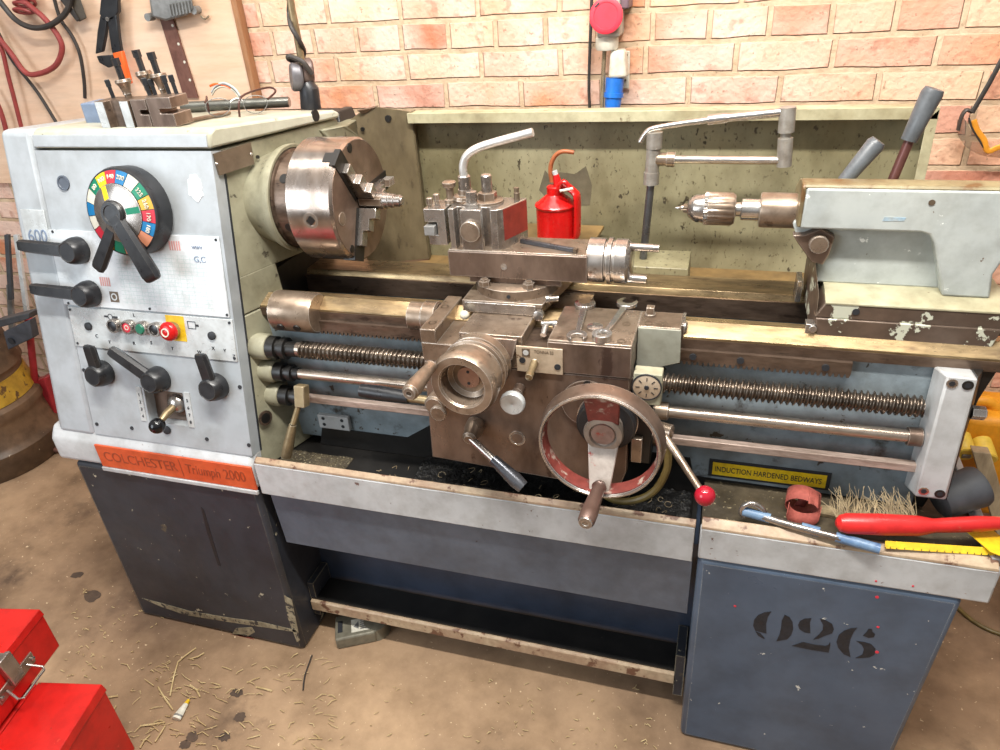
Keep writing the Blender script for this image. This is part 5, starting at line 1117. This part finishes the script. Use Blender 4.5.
# ------------------------------------------------------------------ THINGS IN THE TAIL TRAY
ZT = .662
hk0 = at(743,511,Z=.668); hk1 = at(880,549,Z=.664)
hk = thing('hooked_rod', hk0, 'bright steel rod with a looped end and blue tape lying along tray lip', 'rod')
part('rod_shaft', MB().tube([hk0, at(790,525,Z=.668), hk1], .0072, 14), 'steel', hk)
lp = [at(x,y,Y=1.118) for x,y in ((776,521),(768,517),(762,509),(756,504.5),(749,503.5),(743,507),(741,513),(744,516))]
part('rod_loop', MB().tube(lp, .0052, 12, sm=6), 'steel', hk)
for x0, x1 in ((743,772),(804,822),(838,880)):
    part('tape_wrap', MB().tube([hk0+(hk1-hk0)*((x0-743)/137), hk0+(hk1-hk0)*((x1-743)/137)], .0092, 14), 'tapeblue', hk)
# strip of abrasive cloth in a loose roll
sc0 = at(800,519,Z=.645)
ab = thing('abrasive_roll', (sc0.x,1.168,.641), 'loose loop of red abrasive cloth standing in the tail tray', 'abrasive cloth')
def ribbon(fn, n, w, mt, name):
    vs = []; fs = []
    for i in range(n+1):
        p, s = fn(i/n); p = Vector(p); s = Vector(s).normalized()*w/2
        vs += [p-s, p+s]
    for i in range(n): fs.append((2*i,2*i+1,2*i+3,2*i+2))
    o = part(name, MB().add(vs, fs), mt, ab, sharp=180); sm_ = o.modifiers.new('solid', 'SOLIDIFY'); sm_.thickness = .0012; return o
ax_, az_ = sc0.x+.004, .641+.027
ribbon(lambda t: ((ax_+.031*math.cos(2*PI*t*1.12+.6), 1.165+.022*math.sin(PI*t)-.006, az_+.025*math.sin(2*PI*t*1.12+.6)), (.12,1,.25)), 60, .034, 'sand', 'cloth_loop')
ribbon(lambda t: ((ax_+.029*math.cos(PI*t+PI), 1.146+.0*t, az_-.001+.022*math.sin(PI*t+PI)), (.1,.5,.85)), 30, .026, 'sand', 'cloth_loop')
ribbon(lambda t: ((ax_-.004+.012*t, 1.182, az_-.02+.036*t), (1,0,-.1)), 8, .018, 'redworn', 'cloth_tail')
tag(part('flat_link', MB().prism([(.215,1.17),(.262,1.165),(.27,1.18),(.25,1.195),(.215,1.195)], 'Z', .641, .648), 'bristle', loc=(.24,1.18,.641)), 'small flat rusty metal link behind the brush in the tail tray', 'link')
# hand brush
br0 = at(836,523,Z=.690); br1 = at(925,526,Z=.693); br2 = at(1000,523,Z=.70); br3 = at(1030,522,Z=.70)
BR = thing('hand_brush', (br0.x,br0.y,.65), 'red wooden hand brush with cream bristles lying in the tail tray', 'brush')
part('brush_handle', MB().tube([br0, br0+(br1-br0)*.04, br0+(br1-br0)*.12, br0+(br1-br0)*.5, br0+(br1-br0)*.92, br1+(br2-br1)*.12, br1+(br2-br1)*.4, br1+(br2-br1)*.7, br2, br3], [.006,.0145,.0185,.0195,.018,.0125,.0135,.014,.0115,.009], 20), 'brush', BR)
b = MB()
for k in range(150):
    t = random.random(); r0 = br0+(br1-br0)*(t*.95)+Vector((0,.014,.002)); L_ = random.uniform(.035,.07)
    d = Vector((random.gauss(-.1,.4)-.3*(.5-t)*-1, 1.0, random.uniform(-.1,.6))).normalized()
    e = r0+d*L_; mid = r0+d*L_*.5+Vector((random.gauss(0,.004),0,random.gauss(.003,.004)))
    b.tube([r0, mid, e], [.0006,.0006,.0004], 4)
part('bristles', b, 'bristle', BR, kind='stuff')
# mallet head
mh0 = at(946,520,Z=.69); 
MH = thing('rubber_mallet_head', (.49,1.22,.65), 'dark grey cylindrical rubber mallet head standing behind the brush handle', 'mallet')
mc = at(962,516,Z=.69)
part('mallet_head', MB().rev([(0,.030),(.004,.036),(.075,.039),(.082,.036),(.084,.030)], (mc.x-.030,1.205,.684), (.82,.35,.30), 32), 'rubber', MH)
# yellow measuring tape strip
y0 = [at(x,y,Z=z) for x,y,z in ((886,545,.666),(930,548,.666),(975,551,.666),(1012,553,.667))]
TPm = thing('yellow_tape', y0[0], 'yellow measuring tape lying along the tray lip under the brush', 'tape')
b = MB(); vs = []; fs = []
for p in smooth(y0, 6): vs += [p+Vector((0,-.001,-.007)), p+Vector((0,.009,.002)), p+Vector((0,.010,.000)), p+Vector((0,.001,-.009))]
for i in range(len(vs)//4-1):
    for j in range(4): fs.append((i*4+j, i*4+(j+1)%4, i*4+4+(j+1)%4, i*4+4+j))
part('tape_blade', b.add(vs, fs), 'yellow', TPm)
q = [at(x,y,Z=.672) for x,y in ((962,528),(985,524),(1010,545),(1010,560),(990,552))]
part('tape_blade', MB().hull(q, [p+Vector((0,0,.0015)) for p in q]), 'yellow', TPm)
b = MB()
sp = smooth(y0, 12)
for k, p in enumerate(sp[::2]): b.box(p.x-.0004,p.x+.0004,p.y-.0016,p.y-.0006,p.z-.0065,p.z-.0035+.001*(k%2))
part('tape_mark', b, 'ink', TPm)

# ------------------------------------------------------------------ RIGHT BACKGROUND
YT = thing('site_transformer', (.80,1.86,0), 'yellow portable site transformer with pale sockets standing behind the lathe', 'transformer')
q = [at(a,b_,Y=1.82) for a,b_ in ((958,452),(975,455),(1030,470),(1040,415),(975,405),(966,430))]
part('transformer_case', MB().hull([Vector((.66,1.80,.20)),Vector((1.0,1.80,.20)),Vector((1.0,2.0,.20)),Vector((.66,2.0,.20))], [Vector((.655,1.82,.50)),Vector((1.0,1.82,.50)),Vector((1.0,1.98,.50)),Vector((.655,1.98,.50))]), 'yelcase', YT, .02, seg=3)
for lx, ly in ((.70,1.85),(.96,1.85),(.70,1.95),(.96,1.95)): part('stand_leg', MB().tube([(lx,ly,0),(lx,ly,.22)], .012, 12), 'cableblack', YT)
part('carry_handle', MB().tube([at(966,408,Y=1.88),at(977,401,Y=1.88),at(992,404,Y=1.88),at(1000,425,Y=1.88),at(1004,440,Y=1.88)], .016, 12, sm=5), 'yelcase', YT)
for x, y in ((965,452),(986,457)):
    c = at(x,y,Y=1.77)
    s_ = part('socket_housing', MB().rev([(-.05,.024),(.0,.025),(.004,.023)], c, (.1,-1,-.35), 24), 'yelpale', YT)
    part('socket_flap', MB().rev([(0,.024),(.008,.025),(.011,.021),(.011,0)], c, (.1,-1,-.35), 24), 'yelpale', s_)
    part('flap_label', MB(frame(c+Vector((.0015,-.0135,-.0053)), (1,.1,0), (0,-.35,1))).box(-.010,.010,-.006,.006,-.003,.0005), 'castgrey', s_)
tb_ = [at(955,465,Y=1.66), at(1010,585,Y=1.66)]
TM = thing('timber_batten', (.82,1.66,0), 'pale grey timber batten leaning behind the tail end of the lathe', 'timber')
d = (Vector((.86,1.62,.0))-Vector((.63,1.72,.44)))
part('batten_stick', MB().hull([Vector((.855,1.60,.0)),Vector((.895,1.60,.0)),Vector((.895,1.63,.0)),Vector((.855,1.63,.0))], [Vector((.655,1.72,.46)),Vector((.695,1.72,.46)),Vector((.695,1.75,.46)),Vector((.655,1.75,.46))]), 'timber', TM, .002)
oq = [at(978,503,Z=.02), at(1000,490,Z=.02), at(1040,470,Z=.02)]
wtube_ = tag(part('orange_cable', MB().tube([at(966,507,Y=1.79), at(985,499,Y=1.785), at(1003,491,Y=1.79), at(1040,478,Y=1.79)], .008, 10, sm=4), 'cableor', loc=at(985,499,Y=1.785)), 'orange cable trailing from the yellow transformer behind the lathe', 'cable')
tag(part('floor_cable', MB().tube([at(950,600,Z=.006), at(972,620,Z=.006), at(1000,634,Z=.006), at(1060,650,Z=.006)], .0055, 10, sm=5), 'cableyel', loc=at(972,620,Z=.006)), 'thin olive cable lying on the floor beside the tail pedestal', 'cable')

# ------------------------------------------------------------------ LEFT BACKGROUND
kx, ky = -2.75, 1.65
KG = thing('steel_keg', (kx,ky,0), 'brown ribbed steel keg with a worn yellow band standing left of lathe', 'keg')
KF = lambda L_: [(t, r*(1-.62*max(0,t-.1))) for t, r in L_]
part('keg_body', MB().rev(KF([(0,.262),(.012,.270),(.10,.272),(.115,.262),(.125,.258),(.20,.256),(.215,.262),(.235,.274),(.255,.274),(.268,.258),(.36,.256),(.375,.264),(.39,.277),(.42,.278),(.44,.272),(.455,.264),(.60,.262),(.66,.235),(.70,.15),(.71,0)]), (kx,ky,0), (0,0,1), 64), 'keg', KG)
part('yellow_band', MB().rev(KF([(.272,.2605),(.357,.2585),(.357,.255),(.272,.255)]), (kx,ky,0), (0,0,1), 64, loop=True), 'kegyel', KG)
b = MB()
for k, w in enumerate((.006,.016,.006,.02,.006,.012)):
    a = -.85+k*.055; c = Vector((math.cos(a),math.sin(a),0)); s_ = Vector((-c.y,c.x,0))
    o = Vector((kx,ky,.135))+c*.2585
    b.hull([o-s_*w/2,o+s_*w/2,o+s_*w/2+c*.001,o-s_*w/2+c*.001], [p+Vector((0,0,.05)) for p in (o-s_*w/2,o+s_*w/2,o+s_*w/2+c*.001,o-s_*w/2+c*.001)])
part('keg_marking', b, 'bristle', KG)
# red jack
JK = thing('trolley_jack', (-2.50,1.86,0), 'small red trolley jack standing behind the keg by the headstock', 'jack')
jr = 'jackred'; M[jr] = mat('faded_red_jack', (186,52,62), (160,44,52), 8, .45)
part('jack_handle', MB().tube([at(28,318,Y=1.80), at(34,372,Y=1.80), at(36,392,Y=1.80)], .013, 12), jr, JK)
c = at(37,389,Y=1.80); part('jack_pivot', MB().rev([(-.05,.036),(.0,.038),(.006,.03),(.012,.012),(.012,0)], c, (.3,-1,.2), 24), jr, JK)
q = [at(x,y,Y=1.80) for x,y in ((28,384),(44,378),(56,418),(30,415))]
part('jack_frame', MB().hull(q, [p+Vector((.02,.14,0)) for p in q]), jr, JK, .004)
c = at(41,413,Y=1.78); part('jack_wheel', MB().rev([(-.02,.022),(.0,.024),(.004,.02),(.004,0)], c, (.3,-1,0), 20), 'castgrey', JK)
# dark channel with a hole
CHN = thing('steel_channel', (-2.35,1.78,.5), 'dark steel channel section with a round hole above the keg', 'steel')
q = [at(x,y,Y=1.72) for x,y in ((3,332),(29,320),(33,338),(8,350))]
part('channel_web', MB().hull(q, [p+Vector((.0,.03,.0)) for p in q]), mat('dark_blue_steel', (84,88,96), (62,66,72), 9, .45, .3), CHN, .003)
q = [at(x,y,Y=1.72) for x,y in ((-8,330),(29,319),(29,313),(-8,322))]
part('channel_flange', MB().hull(q, [p+Vector((.0,.05,.0)) for p in q]), 'rubber', CHN, .003)
c = at(11,341,Y=1.715); part('bolt_hole', MB().rev([(0,.014),(.001,.014)], c, (0,-1,0), 18), 'ink', CHN)
GL = 'steel flats leaning by the wall'
for i, (x0,y0,x1,y1,w,mt_,lb) in enumerate(((6,285,9,340,5,'castgrey','grey steel flat leaning on the brick wall, leftmost of the three'),(13,235,26,330,4,'plate','light steel flat leaning on the brick wall nearest the headstock'),(4,235,8,300,4,'rubber','dark steel flat hanging on the brick wall above the keg'))):
    q = [at(x0,y0,Y=1.96),at(x0+w,y0,Y=1.96),at(x1+w,y1,Y=1.90),at(x1,y1,Y=1.90)]
    tag(part('steel_flat', MB().hull(q, [p+Vector((0,.012,0)) for p in q]), mt_, loc=q[3], bevel=.001), lb, 'steel bar', GL)
for x, y, r in ((50,447,.022),(57,451,.016)):
    c = at(x, y, Z=.012)
    tag(part('brick_chip', MB().sphere(c+Vector((0,0,r*.4)), r, 8, sc=(1.2,.8,.7)), 'rustbrick' if 'rustbrick' in M else 'rust', loc=c), 'small brick fragment on the floor between keg and headstock, the %s one' % ('bigger' if r > .02 else 'smaller'), 'rubble', 'brick fragments')

# ------------------------------------------------------------------ FLOOR THINGS
TB = thing('tool_box', (-1.45,.65,0), 'red metal cantilever tool box with steel latch standing on the floor', 'tool box')
TX = Matrix.Translation((-1.253,.725,0))@Matrix.Rotation(math.radians(12.0), 4, 'Z')
def B_(name, mb, mt, bevel=.003, parent=TB, **k): return part(name, mb, mt, parent, bevel, **k)
B_('lower_tray', MB(TX).box(-.155,0,-.46,0,.0,.222), 'redbox')
B_('tray_lid', MB(TX).hull([(-.157,-.462,.216),(.003,-.462,.216),(.003,.003,.216),(-.157,.003,.216)], [(-.155,-.46,.239),(0,-.46,.239),(0,0,.240),(-.155,0,.240)]), 'redbox', .002)
B_('rear_tray', MB(TX).box(-.40,-.162,-.40,0,.0,.235), 'redbox')
B_('upper_box', MB(TX).box(-.40,-.163,-.42,.097,.245,.352), 'redbox')
B_('box_lid', MB(TX).hull([(-.402,-.422,.350),(-.161,-.422,.350),(-.161,.099,.350),(-.402,.099,.350)], [(-.40,-.42,.370),(-.164,-.42,.370),(-.164,.097,.370),(-.40,.097,.370)]), 'redbox', .002)
lt = B_('latch_plate', MB(TX).box(-.1635,-.1595,-.090,.025,.283,.313), 'topsteel', .001)
part('latch_toggle', MB(TX).hull([(-.160,-.055,.300),(-.146,-.055,.300),(-.146,-.020,.300),(-.160,-.020,.300)], [(-.164,-.058,.372),(-.150,-.058,.376),(-.150,-.022,.376),(-.164,-.022,.372)]), 'steel', lt, .002)
part('latch_strap', MB(TX).box(-.24,-.152,-.052,-.028,.371,.375), 'steel', lt, .001)
part('latch_loop', MB(TX).tube([(-.158,-.066,.300),(-.128,-.078,.288),(-.120,-.072,.287),(-.120,-.002,.287),(-.128,.005,.288),(-.158,.0,.300)], .0028, 8), 'steel', lt)
b = MB(TX)
for y in (-.083,-.03,.018): b.rev([(0,.005),(.004,.005),(.006,.002)], (-.159,y,.298), (1,0,0), 12)
part('latch_rivet', b, 'steel', lt)
# white tube
p0 = at(176,719,Z=.008); p1 = at(186,704,Z=.008)
WT = thing('glue_tube', p0, 'small crushed white tube with a yellow tip on the floor', 'tube')
part('tube_body', MB().tube([p0, p0*.6+p1*.4, p1], [.012,.011,.0065], 12, flat=.6), 'paper', WT)
part('tube_tip', MB().tube([p1, p1+(p1-p0)*.28], [.0055,.004], 10), 'yellow', WT)
part('tube_label', MB().tube([p0*.85+p1*.15+Vector((0,0,.0003)), p0*.75+p1*.25+Vector((0,0,.0003))], .0122, 12, flat=.6), 'castgrey', WT)
# electrical box with label under the tray
e0 = at(352,640,Z=.02)
EB = thing('switch_box', (e0.x,e0.y,0), 'grey metal switch box with a white label lying under the foot bar', 'box')
MX = Matrix.Translation((e0.x-.005,e0.y+.035,0))@Matrix.Rotation(math.radians(28), 4, 'Z')
part('box_body', MB(MX).box(-.055,.055,-.04,.045,0,.040), 'socketgrey', EB, .006)
part('box_end', MB(MX).rev([(0,.04),(.038,.037),(.042,.03)], (.055,.0025,0), (0,0,1), 28), 'socketgrey', EB)
part('cable_slot', MB(MX).box(-.047,-.034,-.018,.022,.0395,.0412), 'ink', EB)
lb = part('box_label', MB(MX).box(-.010,.040,-.026,.018,.0395,.0410), 'paper', EB)
b = MB(MX)
for r in range(5): b.box(.014,.034,-.020+r*.0072,-.0165+r*.0072,.0408,.0416)
b.hull([(-.004,-.008,.0408),(.010,-.018,.0408),(.010,.010,.0408)], [(-.004,-.008,.0416),(.010,-.018,.0416),(.010,.010,.0416)])
part('label_print', b, 'castgrey', EB)
# straw and crumbs
b = MB()
def straw(x0,y0,x1,y1,r=.0018):
    a = at(x0,y0,Z=.003); c = at(x1,y1,Z=.004); m_ = (a+c)/2+Vector((random.gauss(0,.003),random.gauss(0,.003),.003)); b.tube([a,m_,c], r, 5)
for s_ in ((196,648,178,662),(178,662,170,696),(204,653,190,659),(158,687,173,710),(103,701,118,696),(116,706,108,722),(256,687,272,691),(165,726,155,742),(150,735,140,748),(190,685,200,697),(140,726,165,722)): straw(*s_, r=.0022)
for k in range(130):
    x = random.uniform(120,330); y = random.uniform(655,748); l = random.uniform(3,14); a = random.uniform(-.8,.8)
    straw(x, y, x+l*math.cos(a), y+l*math.sin(a), random.uniform(.0006,.0013))
for k in range(60):
    x = random.uniform(60,170); y = random.uniform(590,680); l = random.uniform(1,5); a = random.uniform(-.8,.8)
    straw(x, y, x+l*math.cos(a), y+l*math.sin(a), random.uniform(.0006,.0014))
for k in range(60):
    x = random.uniform(340,670); y = random.uniform(680,748); l = random.uniform(1,6); a = random.uniform(-.8,.8)
    straw(x, y, x+l*math.cos(a), y+l*math.sin(a), random.uniform(.0006,.0012))
tag(part('straw_litter', b, 'straw', kind='stuff'), 'dry straw and pale chips scattered over the concrete floor', 'straw', kind='stuff')
b = MB()
for x, y, r in ((77,575,.020),(92,596,.032),(237,693,.018),(240,717,.018),(192,737,.018),(225,737,.016),(185,745,.016)):
    c = at(x, y, Z=.0); pts = []
    for k in range(16):
        a = 2*PI*k/16; rr = r*(.7+.4*random.random()); pts.append((c.x+rr*math.cos(a), c.y+rr*math.sin(a)*.8))
    b.prism(pts, 'Z', .0003, .0010)
tag(part('oil_spots', b, mat('dark_oil_stain', (70,56,46), (88,70,56), 20, .6), kind='stuff'), 'small dark oil spots on the concrete floor', 'stain', kind='stuff')
tag(part('twig', MB().tube([at(303,690,Z=.006),at(305,675,Z=.006),at(312,655,Z=.008)], .002, 6, sm=3), 'cableblack', loc=at(305,675,Z=.006)), 'thin dark wire lying on the floor beside the headstock pedestal', 'wire')

# ------------------------------------------------------------------ light
w = bpy.data.worlds.new('world'); scn.world = w; w.use_nodes = True
nt = w.node_tree; N = nt.nodes; L = nt.links; bg = N['Background']
tc = N.new('ShaderNodeTexCoord'); sx = N.new('ShaderNodeSeparateXYZ'); L.new(tc.outputs['Generated'], sx.inputs[0])
cr = N.new('ShaderNodeValToRGB'); e = cr.color_ramp.elements
e[0].position = .48; e[0].color = (.16,.13,.10,1); e[1].position = 1; e[1].color = (1.0,.95,.88,1)
q = e.new(.62); q.color = (.55,.56,.58,1)
mr = N.new('ShaderNodeMapRange'); mr.inputs['From Min'].default_value = -1; mr.inputs['From Max'].default_value = 1; L.new(sx.outputs['Z'], mr.inputs['Value'])
L.new(mr.outputs[0], cr.inputs[0]); L.new(cr.outputs[0], bg.inputs[0]); bg.inputs[1].default_value = .60
def area(name, loc, tgt, sx_, sy_, power, col):
    l = bpy.data.lights.new(name, 'AREA'); l.shape = 'RECTANGLE'; l.size = sx_; l.size_y = sy_; l.energy = power; l.color = col
    o = bpy.data.objects.new(name, l); COL.objects.link(o); o.location = loc
    o.rotation_euler = (Vector(tgt)-Vector(loc)).to_track_quat('-Z', 'Y').to_euler(); return o
area('doorway_daylight', (-2.7,-1.6,1.9), (-.6,1.2,.8), 1.8, 1.8, 58, (.84,.92,1.0))
area('tube_lamp', (-.2,.55,2.75), (-.2,1.4,.7), 1.5, .10, 74, (1.0,.965,.91))
area('wall_fill', (-.4,1.25,2.9), (-.5,2.05,1.3), 3.2, .5, 30, (1.0,.955,.89))  # unseen fill light, added to brighten the back wall
scn.view_settings.view_transform = 'Standard'; scn.view_settings.look = 'None'; scn.view_settings.gamma = 1; scn.view_settings.use_curve_mapping = False
scn.view_settings.exposure = 0.15
try: scn.cycles.use_denoising = True
except Exception: pass
